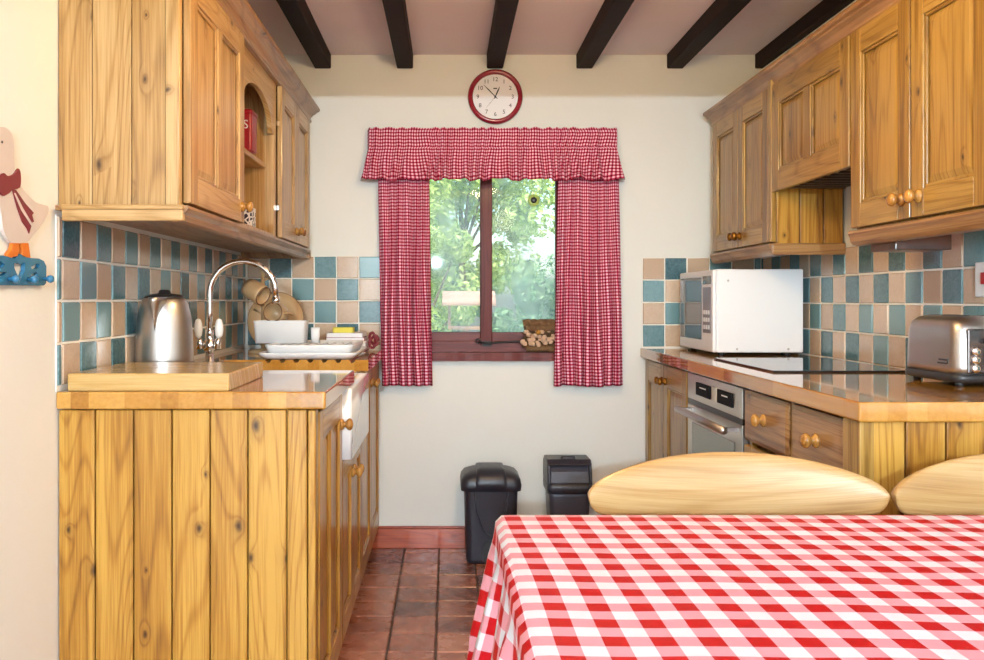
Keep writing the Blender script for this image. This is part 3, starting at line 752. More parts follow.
m=MB().loft([ring4(-.762,-.566,3.42,3.51,.969,.015),ring4(-.768,-.562,3.415,3.515,1.054,.015),ring4(-.770,-.560,3.413,3.517,1.058,.015),ring4(-.764,-.566,3.42,3.51,1.058,.012),ring4(-.756,-.574,3.427,3.503,.975,.012)])
obj('tub_body',m,white_pl,bx)
# small chrome-and-white cup
o=obj('plastic_cup',MB().lathe([(.016,0),(.018,.06),(.016,.06),(.014,.004)],(-.535,3.50,.969)),white_pl); tag(o,'small pale cup beside the tub in the dish drainer','cup')
# plate, mug tree, mugs
pc=Vector((-.765,3.872,1.050)); 
m=MB(); rings=[]
for r,h in ((.001,0),(.07,0),(.082,.004),(.122,.016),(.125,.018),(.124,.022),(.08,.010),(.068,.006),(.001,.006)):
    rings.append([tuple(pc+Vector((r*math.cos(a),-h+ (r*math.sin(a))*.25 ,r*math.sin(a)))) for a in [2*PI*i/48 for i in range(48)]])
m.loft(rings); o=obj('round_platter',m,stone); tag(o,'round stoneware platter leaning against the far left corner tiles','plate')
obj('dark_rim',MB().tube([tuple(pc+Vector((.124*math.cos(a),-.019+.031*math.sin(a),.124*math.sin(a)))) for a in [2*PI*i/48 for i in range(48)]],.0025,6,closed=True),stoned,o,label='dark glazed rim')
mx,my=-.768,3.60
mt=thing('mug_tree','wooden mug tree standing behind the white tub','mug tree',(mx,my,.92))
obj('base',MB().lathe([(.06,0),(.062,.006),(.055,.014),(.012,.018)],(mx,my,.92)),stone,mt)
obj('post',MB().lathe([(.008,.015),(.008,.33),(.013,.335),(.014,.35),(.007,.36)],(mx,my,.92),n=14),stone,mt)
for dx,dy,z in ((-.04,-.05,1.20),(.05,-.05,1.14),(.04,.045,1.22),(-.045,.04,1.08)):
    obj('arm',MB().tube([(mx,my,z),(mx+dx,my+dy,z+.02)],.0045,8),stone,mt)
def mug(c,tilt,yaw,label,ps=1.0):
    o=thing('mug',label,'mug',c,0,'mugs on the mug tree')
    M=Matrix.Rotation(yaw,4,'Z')@Matrix.Rotation(tilt,4,'X')
    def tf(mb): mb.v=[tuple(M@Vector(p)) for p in mb.v]; return mb
    m=MB().lathe([(.030,-.045),(.038,-.043),(.042,-.02),(.042,.03),(.040,.045),(.037,.045),(.038,.03),(.037,-.035),(.002,-.038)],n=28)
    obj('cup',tf(m),stone,o,local=True)
    obj('rim',tf(MB().tube([(.0387*math.cos(a),.0387*math.sin(a),.045) for a in [2*PI*i/24 for i in range(24)]],.0024,6,closed=True)),stoned,o,local=True,label='brown rim')
    obj('handle',tf(MB().tube([(.040,0,.022),(.06,0,.024),(.07,0,.005),(.062,0,-.018),(.040,0,-.024)],.005,8)),stone,o,local=True)
mug((-.785,3.540,1.175),math.radians(115),math.radians(62),'beige stoneware mug hanging highest on the mug tree')
mug((-.700,3.55,1.085),math.radians(82),math.radians(-10),'stoneware mug with open mouth facing out, lower on the mug tree')
# papers, sponge, ornament
for k,(a,b,c_,dd,z,mt_,lab) in enumerate(((-.545,-.355,3.70,3.90,.92,maroon,'dark red covered book at the bottom of the stack by the far left corner'),
      (-.54,-.35,3.69,3.90,.935,paper,'white booklet lying on the dark red book beside the curtain'),
      (-.525,-.36,3.72,3.90,.952,maroon,'thin dark red booklet in the upper part of the stack beside the curtain'),
      (-.52,-.365,3.72,3.90,.962,paper,'white booklet topmost of the stack, under the yellow sponge'))):
    h=(.022,.022,.016,.018)[k]; z=(.92,.942,.964,.980)[k]
    b_=thing('booklet',lab,'book',((a+b)/2,3.8,z),0,'stacked booklets by the draining board')
    obj('pages',MB().box(a+.003,b-.002,c_+.003,dd-.003,z+.002,z+h-.002),paper,b_)
    obj('cover',MB().box(a,b,c_,dd,z,z+.002).box(a,b,c_,dd,z+h-.002,z+h).box(a,a+.002,c_,dd,z,z+h),mt_,b_)
o=obj('sponge',MB().loft([ring4(-.50,-.41,3.75,3.82,z,.01) for z in (.998,1.0,1.019,1.021)]),yellow); tag(o,'yellow sponge lying on top of the stacked booklets','sponge')
m=MB(); c_=Vector((-.322,3.74,.966))
pts=[]
for k in range(60):
    a=2*PI*k/60; r=.024*(1+.45*math.cos(3*a)); pts.append(tuple(c_+Vector((r*math.cos(2*a)*.6,.010*math.sin(3*a),r*math.sin(2*a)*1.0))))
m.tube(pts,.0062,8,closed=True); o=obj('knotted_ornament',m,maroon); tag(o,'dark red knotted ornament beside the gingham curtain on the far left worktop','ornament')
m.v=[(p[0],p[1],max(p[2],.92)) for p in m.v]

# ------------------------------------------------------------------ right base run
GX=.925; PGf=lambda u,d,v:(GX-d,u,v)
c=thing('base_cabinet','pine base cupboard with two narrow doors, far right beyond the oven','kitchen cabinet',(XR,3.3,0),0,'right base cupboards')
m=MB().box(GX,XR-.008,3.292,3.31,.1,.876).box(GX,XR-.008,3.965,3.985,.1,.876).box(GX,XR-.008,3.31,3.965,.1,.118)
obj('body',m,bp,c)
for a,b,ku in ((3.30,3.64,3.615),(3.644,3.98,3.67)):
    d=obj('door',door_mb(PGf,a,b,.11,.868,stile=.055,rail=.09),[rp,rph],c,bevel=.003)
    obj('knob',knob_mb(lambda u,dd,v:(GX-.02-dd,u,v),ku,.80,.9),brass,d,label='brass knob')
obj('plinth',MB().box(GX+.03,GX+.045,3.292,3.985,0,.1),pine('y','x','r'),c)
ov=thing('oven','built-in steel oven with bar handle under the right worktop','oven',(1.2,2.98,.1))
obj('body',MB().box(GX+.003,XR-.03,2.665,3.288,.1,.874),blackpl,ov)
obj('control_panel',MB().box(.906,GX+.002,2.675,3.28,.772,.868),steel2,ov,bevel=.002)
for a,b in ((2.755,2.905),(2.99,3.155)):
    m=MB().box(.900,.906,a,b,.797,.842); dsp=obj('display',m,plain('matt_black_display',(.01,.01,.012,1),.7,spec=.1),ov,bevel=.001)
    obj('marking',MB().box(.8990,.8998,a+.04,b-.05,.825,.829),white_pl,dsp)
obj('button_panel',MB().box(.902,.906,2.925,2.97,.80,.845),plain('pale_panel',srgb(190,184,168),.4),ov)
m=MB().box(.906,GX+.002,2.675,3.28,.14,.752)
d=obj('door',m,steel2,ov,bevel=.002)
obj('glass',MB().box(.902,.9062,2.74,3.21,.22,.69),ovengl,d)
obj('handle',MB().tube([(.858,2.70,.733),(.858,3.25,.733)],.0125,16).box(.858,.906,2.71,2.735,.727,.739).box(.858,.906,3.215,3.24,.727,.739),steel,d)
obj('vent_gap',MB().box(.908,GX+.001,2.675,3.28,.753,.771),blackpl,ov)
c=thing('drawer_cabinet','pine drawer unit with boarded end facing the table, near right','kitchen cabinet',(XR,1.88,0),0,'right base cupboards')
m=MB().box(GX,XR-.008,2.64,2.66,.1,.876).box(GX,XR-.008,1.905,2.64,.1,.118).box(GX+.002,XR-.008,1.905,2.64,.675,.69)
obj('body',m,bp,c)
m=MB(); planks_y(m,1.885,1.905,[.905+.0886*k for k in range(6)]+[XR-.002],0,.876,gap=.0016); obj('end_panel',m,rpy,c,bevel=.003)
obj('corner_post',MB().box(.893,GX,1.883,1.965,0,.876),rp,c,bevel=.003)
def drawer_mb(P,u0,u1,v0,v1):
    m=MB(); pbox(m,P,u0,u1,0,.016,v0,v1); 
    k=.012; vs=[P(u,.016,v) for u,v in ((u0,v0),(u1,v0),(u1,v1),(u0,v1))]+[P(u,.021,v) for u,v in ((u0+k,v0+k),(u1-k,v0+k),(u1-k,v1-k),(u0+k,v1-k))]
    m.add(vs,[(4,5,6,7),(0,1,5,4),(1,2,6,5),(2,3,7,6),(3,0,4,7)]); return m
rr_h=pine('y','x','r')
for a,b in ((2.315,2.655),(1.97,2.29)):
    d=obj('drawer',drawer_mb(PGf,a,b,.715,.866),rr_h,c,bevel=.002)
    obj('knob',knob_mb(lambda u,dd,v:(GX-.02-dd,u,v),(a+b)/2,.795,1.0),knobwood,d)
    d=obj('door',door_mb(PGf,a,b,.11,.70,stile=.055,rail=.065),[rp,rph],c,bevel=.003)
    obj('knob',knob_mb(lambda u,dd,v:(GX-.02-dd,u,v),a+.04,.60,1.0),knobwood,d)
obj('divider',MB().box(GX-.012,GX,2.292,2.313,.11,.876),rp,c,bevel=.002)
obj('plinth',MB().box(GX+.03,GX+.045,1.905,2.66,0,.1),pine('y','x','r'),c)
o=obj('worktop',MB().box(.885,XR-.001,1.868,YB-.001,.876,.92),worktop,bevel=.005,seg=3); tag(o,'long varnished wooden worktop along the right wall, under the microwave and toaster','worktop')
hb=thing('ceramic_hob','flat black glass hob let into the right worktop in front of the microwave','hob',(1.18,2.95,.92))
obj('glass_top',MB().box(.985,1.405,2.63,3.22,.9205,.926),blackgl,hb,bevel=.002)
# microwave
mw=thing('microwave','white microwave oven with smoked glass door on the right worktop','microwave',(1.23,3.68,.92))
ax0,ax1,ay0,ay1,az0,az1=1.062,1.405,3.43,3.92,.932,1.262
obj('casing',MB().box(ax0,ax1,ay0,ay1,az0,az1),white_en,mw,bevel=.005)
fr=MB().box(ax0-.016,ax0,ay0,ay1,az0,az1-.002)
d=obj('door',fr,white_pl,mw,bevel=.006)
obj('window',MB().box(ax0-.018,ax0-.0155,ay0+.15,ay1-.02,az0+.045,az1-.028),smoke,d)
cp=obj('control_panel',MB().box(ax0-.018,ax0-.0155,ay0+.025,ay0+.125,az0+.075,az1-.07),plain('control_strip',srgb(96,84,92),.3),mw)
obj('display',MB().box(ax0-.0185,ax0-.0155,ay0+.025,ay0+.125,az1-.058,az1-.025),blackgl,mw)
for r in range(3):
    for q in range(3): obj('button',MB().box(ax0-.0195,ax0-.018,ay0+.035+.03*q,ay0+.055+.03*q,az0+.09+.03*r,az0+.107+.03*r),white_pl,cp)
for x,z in ((ax0+.045,az1-.045),(ax0+.08,az0+.014),(ax1-.06,az0+.014)):
    obj('screw',MB().lathe([(.0045,0),(.0045,.001),(.002,.002)],(x,ay0,z),'y',12,sign=-1),steel,mw)
for x in (ax0+.03,ax1-.05):
    for y in (ay0+.04,ay1-.06): obj('foot',MB().lathe([(.012,0),(.014,.012)],(x,y,.92),n=12),blackpl,mw)
# toaster
tz=.932; txc,tyc=1.355,2.315; hx,hy=.075,.13
to=thing('toaster','two slice steel toaster with black base on the near right worktop','toaster',(txc,tyc,.92))
prof=[(0,.0),(.02,0),(.08,.001),(.12,.003),(.14,.008),(.152,.018),(.158,.034)]
m=MB().loft([rrect(txc,tyc,hx-i,hy-i*1.2,.035 if i<.02 else .02,tz+.02+h*.93) for h,i in prof]); obj('body',m,steel,to)
obj('base',MB().loft([rrect(txc,tyc,hx+.004-i,hy+.004-i,.035,z) for z,i in ((tz-.002,.006),(tz+.002,0),(tz+.016,0),(tz+.021,.004))]),blackpl,to)
obj('end_panel',MB().box(txc-.048,txc+.048,tyc-hy-.003,tyc-hy+.02,tz+.022,tz+.135),plain('dark_chrome',(.16,.14,.14,1),.15,.9),to,bevel=.004)
for k in range(3): obj('button',MB().lathe([(.011,0),(.011,.004),(.008,.006)],(txc-.028,tyc-hy-.003,tz+.035+.022*k),'y',18,sign=-1),chrome,to)
obj('lever_slot',MB().box(txc+.01,txc+.016,tyc-hy-.004,tyc-hy-.002,tz+.035,tz+.125),blackpl,to)
obj('lever',MB().loft([rrect(txc+.013,tyc-hy-.004-h,.026,.001,.0005,0) for h in (0,)],cap=True) if False else MB().box(txc-.008,txc+.032,tyc-hy-.026,tyc-hy-.003,tz+.098,tz+.11),blackpl,to,bevel=.003)
for s in (-.03,.012): obj('slot',MB().box(txc+s,txc+s+.018,tyc-.08,tyc+.08,tz+.164,tz+.1685),blackpl,to)
m=MB().box(txc-hx-.0012,txc-hx+.0005,tyc-.095,tyc-.090,tz+.045,tz+.058)
for k,r in enumerate((0,1)):
    m.box(txc-hx-.0012,txc-hx+.0005,tyc-.088,tyc-.052+.006*r,tz+.052-.009*r,tz+.056-.009*r)
obj('maker_mark',m,blackpl,to)
for x in (txc-.05,txc+.05):
    for y in (tyc-.1,tyc+.1): obj('foot',MB().lathe([(.01,0),(.011,.012)],(x,y,.92),n=12),blackpl,to)
# cooker switch
sw=thing('cooker_switch','white cooker switch plate with a red rocker on the right wall tiles','switch',(XR-.007,2.32,1.17))
pl=obj('plate',MB().box(XR-.018,XR-.0082,2.215,2.36,1.148,1.242),white_pl,sw,bevel=.003)
obj('rocker',MB().box(XR-.023,XR-.018,2.295,2.328,1.182,1.214),redp,sw,bevel=.002)
obj('socket_face',MB().box(XR-.020,XR-.018,2.225,2.275,1.165,1.225),white_pl,sw,bevel=.001)

# ------------------------------------------------------------------ bins
def bin_closed(x,y,label):
    b=thing('pedal_bin',label,'bin',(x,y,0))
    W_,D_=.118,.11
    obj('body',MB().loft([rrect(x,y,W_-.014,D_-.012,.03,0.0),rrect(x,y,W_-.010,D_-.010,.03,.02),rrect(x,y,W_-.002,D_-.003,.03,.33),rrect(x,y,W_,D_,.03,.345)]),binpl,b)
    obj('lid',MB().loft([rrect(x,y,W_+.012,D_+.010,.035,.335),rrect(x,y,W_+.014,D_+.012,.035,.36),rrect(x,y,W_+.010,D_+.008,.035,.385),rrect(x,y,W_-.004,D_-.004,.04,.405),rrect(x,y,W_-.03,D_-.03,.04,.418),rrect(x,y,W_-.07,D_-.06,.03,.424)]),binpl,b)
    obj('lid_crest',MB().loft([rrect(x,y,.072,D_+.017,.02,.345),rrect(x,y,.072,D_+.017,.02,.375),rrect(x,y,.068,D_+.010,.02,.402),rrect(x,y,.06,D_-.02,.02,.428),rrect(x,y,.04,D_-.05,.02,.434)]),binpl,b)
    yf=y-D_
    band=[]
    for k in range(25):
        a=k/24; xx=-.07+.14*a; zz=.33-.20*math.sin(PI*a)**.5; band.append((x+xx,yf+.001+.010*(.33-zz)/.33,zz))
    obj('front_ridge',MB().tube(band,.0045,8),binpl,b)
    arch=[(x-.035,0.012)]+[(x-.035+.0+.035*(1-math.cos(PI*k/14)),.075+.035*math.sin(PI*k/14)) for k in range(15)]+[(x+.035,.012)]
    obj('pedal_recess',MB().prism(arch,lambda u,v,d:(u,d,v),yf+.001,yf+.02),blackpl,b)
    obj('pedal',MB().box(x-.025,x+.025,yf-.022,yf+.004,.018,.028),binpl,b,bevel=.004)
    return b
bb=bin_closed(.186,3.845,'black plastic pedal bin with closed domed lid, standing below the window')
bb.scale=(1,1,.945)
x,y=.532,3.872; D_=.095; Wd=.094
b=thing('swing_bin','charcoal plastic bin with open dark lid recess, right of the pedal bin','bin',(x,y,0))
obj('body',MB().loft([rrect(x,y,Wd-.016,D_-.012,.025,0),rrect(x,y,Wd-.004,D_-.004,.025,.29),rrect(x,y,Wd-.002,D_-.002,.025,.31)]),bingrey,b)
obj('collar',MB().loft([rrect(x,y,Wd+.004,D_+.006,.025,.305),rrect(x,y,Wd+.006,D_+.008,.025,.33),rrect(x,y,Wd+.004,D_+.006,.025,.352),rrect(x,y,Wd-.01,D_-.01,.025,.354)]),binpl,b)
# hood : side cheeks and arched top with sloped flap
side=[(y-D_,.345),(y+D_,.345),(y+D_,.43),(y+D_-.03,.448),(y-D_+.05,.448),(y-D_+.02,.435)]
m=MB()
for s in (-1,1): m.prism(side,lambda u,v,d:(d,u,v),x+s*(Wd+.004),x+s*(Wd-.012))
m.prism([(y-D_+.012,.432),(y-D_+.045,.452),(y+D_-.03,.452),(y+D_,.434),(y+D_,.352),(y+D_-.012,.352),(y+D_-.012,.425),(y+D_-.035,.44),(y-D_+.05,.44),(y-D_+.02,.424)],lambda u,v,d:(d,u,v),x-Wd-.003,x+Wd+.003)
obj('hood',m,binpl,b,bevel=.006)
obj('flap',MB().prism([(y-D_+.004,.352),(y-D_+.018,.40),(y-D_+.05,.438),(y-D_+.056,.432),(y-D_+.024,.398),(y-D_+.012,.346)],lambda u,v,d:(d,u,v),x-Wd+.012,x+Wd-.012),bingrey,b)
obj('hood_handle',MB().loft([rrect(x,y-.02,.035,.02,.015,.450),rrect(x,y-.02,.028,.015,.012,.462)]),binpl,b)
b.scale=(1,1,.97)

# ------------------------------------------------------------------ table, cloth, chairs
TX0,TX1,TY0,TY1,TZ=.10,1.78,.70,1.562,.75
tb=thing('dining_table','wooden dining table hidden under the red gingham oilcloth','table',((TX0+TX1)/2,(TY0+TY1)/2,0))
obj('tabletop',MB().box(TX0+.004,TX1-.004,TY0+.004,TY1-.004,TZ-.034,TZ-.002),beech,tb,bevel=.006)
obj('apron',MB().box(TX0+.07,TX1-.07,TY0+.07,TY0+.09,.64,TZ-.034).box(TX0+.07,TX1-.07,TY1-.09,TY1-.07,.64,TZ-.034).box(TX0+.07,TX0+.09,TY0+.09,TY1-.09,.64,TZ-.034).box(TX1-.09,TX1-.07,TY0+.09,TY1-.09,.64,TZ-.034),beech,tb)
for lx in (TX0+.09,TX1-.09):
    for ly in (TY0+.09,TY1-.09): obj('leg',MB().loft([rrect(lx,ly,h,h,.006,z,2) for h,z in ((.022,0),(.035,.6),(.035,TZ-.034))]),beech_z,tb)
# cloth
hw,hd_=(TX1-TX0)/2,(TY1-TY0)/2; ccx,ccy=(TX0+TX1)/2,(TY0+TY1)/2
def cloth():
    drop=.27; NX,NY=150,100; m=MB(); uv=[]
    LX_=hw+drop; LY_=hd_+drop
    for j in range(NY+1):
        for i in range(NX+1):
            a=-LX_+2*LX_*i/NX; b=-LY_+2*LY_*j/NY
            ox=max(0,abs(a)-hw); oy=max(0,abs(b)-hd_)
            sx=1 if a>0 else -1; sy=1 if b>0 else -1
            bx_=max(-hw,min(hw,a)); by_=max(-hd_,min(hd_,b))
            r=.014
            dst=math.hypot(ox,oy)
            if dst<=1e-9:
                x,y,z=bx_,by_,TZ+.0015
                # slight waves of the cloth
                z+=.0006*math.sin(a*31+b*17)*math.sin(b*23)
            else:
                # rounded fold over the edge
                ang=min(dst/r,PI/2); out=r*math.sin(ang); dn=r*(1-math.cos(ang))
                rest=max(0,dst-r*PI/2)
                corner = min(ox,oy)/max(dst,1e-6)*1.414
                flare=.05+.22*corner
                t_=b if ox>oy else a
                wav=math.sin(t_*2*PI/.135+(1.0 if ox>oy else .3))+.4*math.sin(t_*2*PI/.083)
                out+= rest*flare*(.25 if (sy>0 and oy>ox) else 1) + wav*(.009 if (sy>0 and oy>ox) else .032)*min(1,rest/.2)*(1-min(1,corner))*min(1,rest/.05)
                out=max(out,.006) if rest>0 else out
                dn+= rest*math.sqrt(max(.1,1-flare**2))
                ux,uy=(ox/dst*sx,oy/dst*sy)
                x=bx_+ux*out; y=by_+uy*out; z=TZ+.0015-dn
            m.v.append((ccx+x,ccy+y,z)); uu=ccx+a; vv=ccy+b
            uv.append([uu+.033*vv+.0035*math.sin(vv*9)+.0095, vv+.028*uu+.002*math.sin(uu*11)+.012])
    for j in range(NY):
        for i in range(NX):
            q=j*(NX+1)+i; m.f.append([q,q+1,q+NX+2,q+NX+1]); m.m.append(0); m.sm.append(True)
    m.uv=uv; return m
o=obj('tablecloth',cloth(),cloth_g); tag(o,'red and white gingham oilcloth spread over the dining table','tablecloth')
s=o.modifiers.new('solid','SOLIDIFY'); s.thickness=.0012; s.offset=1

def make_chair(label):
    """origin on the floor under the middle of the seat; sitter faces -y, back at +y"""
    c=thing('dining_chair',label,'chair',(0,0,0),0,'pale wooden chairs at the table')
    # crest board, bent and rounded
    n=36; k=14; hwid,hh=.290,.066; m=MB(); rings=[]
    for i in range(n+1):
        s=-1+2*i/n; x=hwid*math.sin(s*PI/2)
        q=abs(x/hwid); en=(max(0,1-q**26))**.5; up_=(.014+.059*(max(0,1-q**2.1))**.85)*en+.001; lo=(.034+.026*(1-q**3))*en+.001
        zc=.762; bend=-.050*(1-q*q)   # centre bows away from the sitter
        yc=.205-bend
        ring=[]
        for j in range(k):
            a=2*PI*j/k; sa=math.sin(a); ca=math.cos(a)
            hgt=up_ if sa>0 else lo
            ring.append((x,yc+.011*ca*(abs(ca)**-.3 if abs(ca)>.01 else 0)+.12*(sa*hgt),zc+hgt*(1 if sa>0 else -1)*abs(sa)**.6))
        rings.append(ring)
    m.loft(rings); obj('crest_board',m,beech,c,local=True)
    obj('seat',MB().loft([rrect(0,-.01,.20-i,.20-i,.07,z) for z,i in ((.428,.02),(.434,.004),(.448,0),(.456,.006),(.458,.03),(.452,.08))]),beech,c,local=True)
    for sx in (-1,1):
        obj('leg',MB().tube([(sx*.19,-.19,0),(sx*.165,-.155,.25),(sx*.15,-.14,.43)],[.013,.020,.016],12),beech_z,c,local=True)
        obj('leg',MB().tube([(sx*.19,.20,0),(sx*.165,.16,.25),(sx*.15,.14,.43)],[.013,.020,.016],12),beech_z,c,local=True)
        obj('side_stretcher',MB().tube([(sx*.172,-.165,.19),(sx*.172,.17,.19)],.010,10),beech_z,c,local=True)
        obj('back_post',MB().tube([(sx*.165,.155,.45),(sx*.20,.185,.60),(sx*.222,.232,.705)],[.015,.014,.012],12),beech_z,c,local=True)
    obj('cross_stretcher',MB().tube([(-.172,0,.19),(.172,0,.19)],.010,10),beech_z,c,local=True)
    for xx in (-.10,-.035,.035,.10):
        obj('spindle',MB().tube([(xx*.9,.165,.45),(xx*1.1,.21,.6),(xx*1.2,.255,.705)],.008,10),beech_z,c,local=True)
    return c
ch=make_chair('pale wooden dining chair with wide curved back board, behind the middle of the table')
ch.location=(.562,1.478,0)
dup(ch,(1.154,1.478,0),0,'pale wooden dining chair cut by the right edge, nearest the toaster')

# ------------------------------------------------------------------ goose peg rail on the left wall
def wl(px,py,d=0):   # pixel on the left wall face -> point
    Y=F*(.931)/(VX-px); return (Y, CZ+(VY-py)*Y/F)
gx=XL+.002
gs=thing('peg_rail','painted wooden goose on a blue peg rail hung on the left wall','coat rack',(gx,1.85,1.18))
def plate(name,pix,d0,d1,mt,parent=None,smooth=True):
    pts=[wl(*p) for p in pix]
    if smooth:
        q=[]; n=len(pts)
        for i in range(n):
            a,b,c_,e=[Vector(pts[(i+k)%n]) for k in (-1,0,1,2)]
            for t_ in (0,.33,.66):
                q.append(tuple(.5*((2*b)+(-a+c_)*t_+(2*a-5*b+4*c_-e)*t_*t_+(-a+3*b-3*c_+e)*t_**3)))
        pts=q
    return obj(name,MB().prism(pts,lambda u,v,d:(gx+d,u,v),d0,d1),mt,parent or gs,bevel=.0015)
plate('goose_body',[(1,127),(6,128),(11,133),(13.5,142),(14,160),(15,172),(19,184),(26,193),(35,202),(44,205),(48,207),(47.5,214),(41,225),(33,235),(27,242),(15,243.5),(9,241),(3,230),(0.5,212),(-3,200),(-8,190),(-8,178),(-3,170),(-2,160),(-4,152),(-10,150),(-20,151),(-24,147),(-15,143),(-8,134),(-4,129)],0,.008,goosew)
plate('bow',[(2,173),(6,176),(12,174),(16,168.5),(18.5,172),(19,182),(17.5,188),(11,190),(6,194),(1,196),(-3,190),(-3,178)],.008,.012,maroon)
plate('ribbon_tail',[(11,189),(15,190),(24,203),(33,213),(31,215),(33,222),(31.5,222)] +[(28,234),(26,229),(21,222),(16,208)],.008,.010,maroon,smooth=False)
plate('ribbon_stripe',[(12.5,193),(14,193),(22,209),(31,224),(30,226),(20,211)],.010,.0108,goosew,smooth=False)
for pix in ([(12,243),(18.5,243),(19,250),(17,256),(8,258),(7,254),(11,249)],[(20.5,243),(28,243),(29,251),(30,258),(21,257),(22,250)]):
    plate('foot',pix,0,.009,orange,smooth=False)
obj('eye',MB().lathe([(.003,0),(.003,.001)],(gx+.008,wl(1.5,142)[0],wl(1.5,142)[1]),'x',12),ink,gs)
# blue board with cut outs : one fill with holes
def poly_with_holes(outer,holes,d0,d1):
    cu=bpy.data.curves.new('b','CURVE'); cu.dimensions='2D'; cu.fill_mode='BOTH'; cu.extrude=(d1-d0)/2
    for pl in [outer]+holes:
        sp=cu.splines.new('POLY'); sp.points.add(len(pl)-1); sp.use_cyclic_u=True
        for p,(a,b) in zip(sp.points,pl): p.co=(a,b,0,1)
    ob=bpy.data.objects.new('b',cu); COL.objects.link(ob); bpy.context.view_layer.update()
    me=bpy.data.meshes.new_from_object(ob.evaluated_get(bpy.context.evaluated_depsgraph_get()))
    mb=MB().add([(gx+(d0+d1)/2+v.co.z,v.co.x,v.co.y) for v in me.vertices],[tuple(p.vertices) for p in me.polygons])
    bpy.data.objects.remove(ob); bpy.data.curves.remove(cu); bpy.data.meshes.remove(me); return mb
Q=lambda pts:[wl(x,y) for x,y in pts]
outer=Q([(-46,258),(-30,257),(-20,260),(-8,256),(2,255.5),(8,257),(14,259),(19.5,254),(25,257),(30,258),(38,258.5),(43,261),(45.5,266),(45.5,283),(43,285.5),(-46,285)])
holes=[Q([(13.5,263.5),(17,262.5),(20,264.5),(22,262.5),(24,263),(24,270),(21.5,276),(19.5,279.5),(16,274),(13.5,268)]),
       Q([(30,267),(34,264.5),(39,263.5),(38,267.5),(35,269.5),(31,269)]), Q([(31,274),(36,271.5),(37,275),(36,279.5),(33,279),(30.5,277.5)]),
       Q([(-6,262),(0,261),(4,264.5),(1,267.5),(-5,268)]), Q([(-6,273),(2,272),(6,272.5),(2,276),(-5,278)]),
       Q([(-30,263),(-24,262),(-16,264),(-20,270),(-24,278),(-30,270)])]
obj('cut_out_board',poly_with_holes(outer,holes,0,.009),bluep,gs)
for px_,py_ in ((8,279),(27,279.5),(43,279),(-14,279),(-34,279)):
    Y,z=wl(px_,py_); obj('peg',MB().lathe([(.005,.009),(.0045,.016),(.008,.019),(.0095,.025),(.007,.030),(.002,.032)],(gx,Y,z),'x',16),bluep,gs)

# ------------------------------------------------------------------ basket bundle on the sill
bd=thing('bark_bundle','bark bundle filled with pale dried pieces at the right end of the window sill','dried decoration',(.42,3.985,.90))
m=MB(); x0,x1=.335,.50
def rough_log(m,x0,x1,y,z,r,n=14):
    pts=[(x0+(x1-x0)*i/n,y+random.uniform(-.002,.002),z+random.uniform(-.002,.002)) for i in range(n+1)]
    m.tube(pts,[r*random.uniform(.88,1.1) for _ in pts],12,smooth=False)
rough_log(m,.345,.50,3.99,1.032,.020); rough_log(m,.352,.50,3.978,1.012,.016); obj('bark_roll',m,bark,bd)
m=MB(); rough_log(m,.36,.50,3.985,.918,.017); 
for k in range(12): 
    z=.925+.007*k; m.tube([(.35+random.uniform(-.01,.01),4.0+random.uniform(-.01,.012),z),(.49,4.0+random.uniform(-.01,.012),z+random.uniform(-.004,.004))],.004,6)
obj('twigs',m,bark,bd)
m=MB()
for k in range(34):
    m.blob((random.uniform(.342,.492),random.uniform(3.966,3.984),random.uniform(.93,1.0)),random.uniform(.008,.014),5,sq=(1,.7,random.uniform(.7,1.2)),jit=.25)
p=obj('dried_pieces',m,chip,bd,kind='stuff',label='pale dried petals and pods')
obj('seed_pod',MB().blob((.412,3.963,.992),.012,8),plain('golden_pod',srgb(170,120,40),.4),bd,label='golden round pod')

# ------------------------------------------------------------------ garden
def leafm(name,a,b,c):
    t=NT(name); rnd=t.n('ShaderNodeNewGeometry').outputs['Random Per Island']
    t.col(t.ramp(rnd,[(0,a),(.5,b),(1,c)])); t.set(rough=.5)
    tl=t.n('ShaderNodeBsdfTranslucent'); t.l(t.ramp(rnd,[(0,a),(.5,b),(1,c)]),tl.inputs[0]); mx_=t.n('ShaderNodeMixShader'); mx_.inputs[0].default_value=.35
    t.l(t.b.outputs[0],mx_.inputs[1]); t.l(tl.outputs[0],mx_.inputs[2]); t.l(mx_.outputs[0],t.t.nodes['Material Output'].inputs[0]); return t.mat
lf1=leafm('bright_leaves',srgb(130,160,70),srgb(176,198,104),srgb(222,230,160)); lf2=leafm('blue_green_leaves',srgb(84,128,84),srgb(126,166,116),srgb(180,206,160))
lf3=leafm('dark_leaves',srgb(60,96,48),srgb(96,134,66),srgb(140,176,92)); trunkm=plain('garden_bark',srgb(96,78,60),.9,var=.4,scale=15)
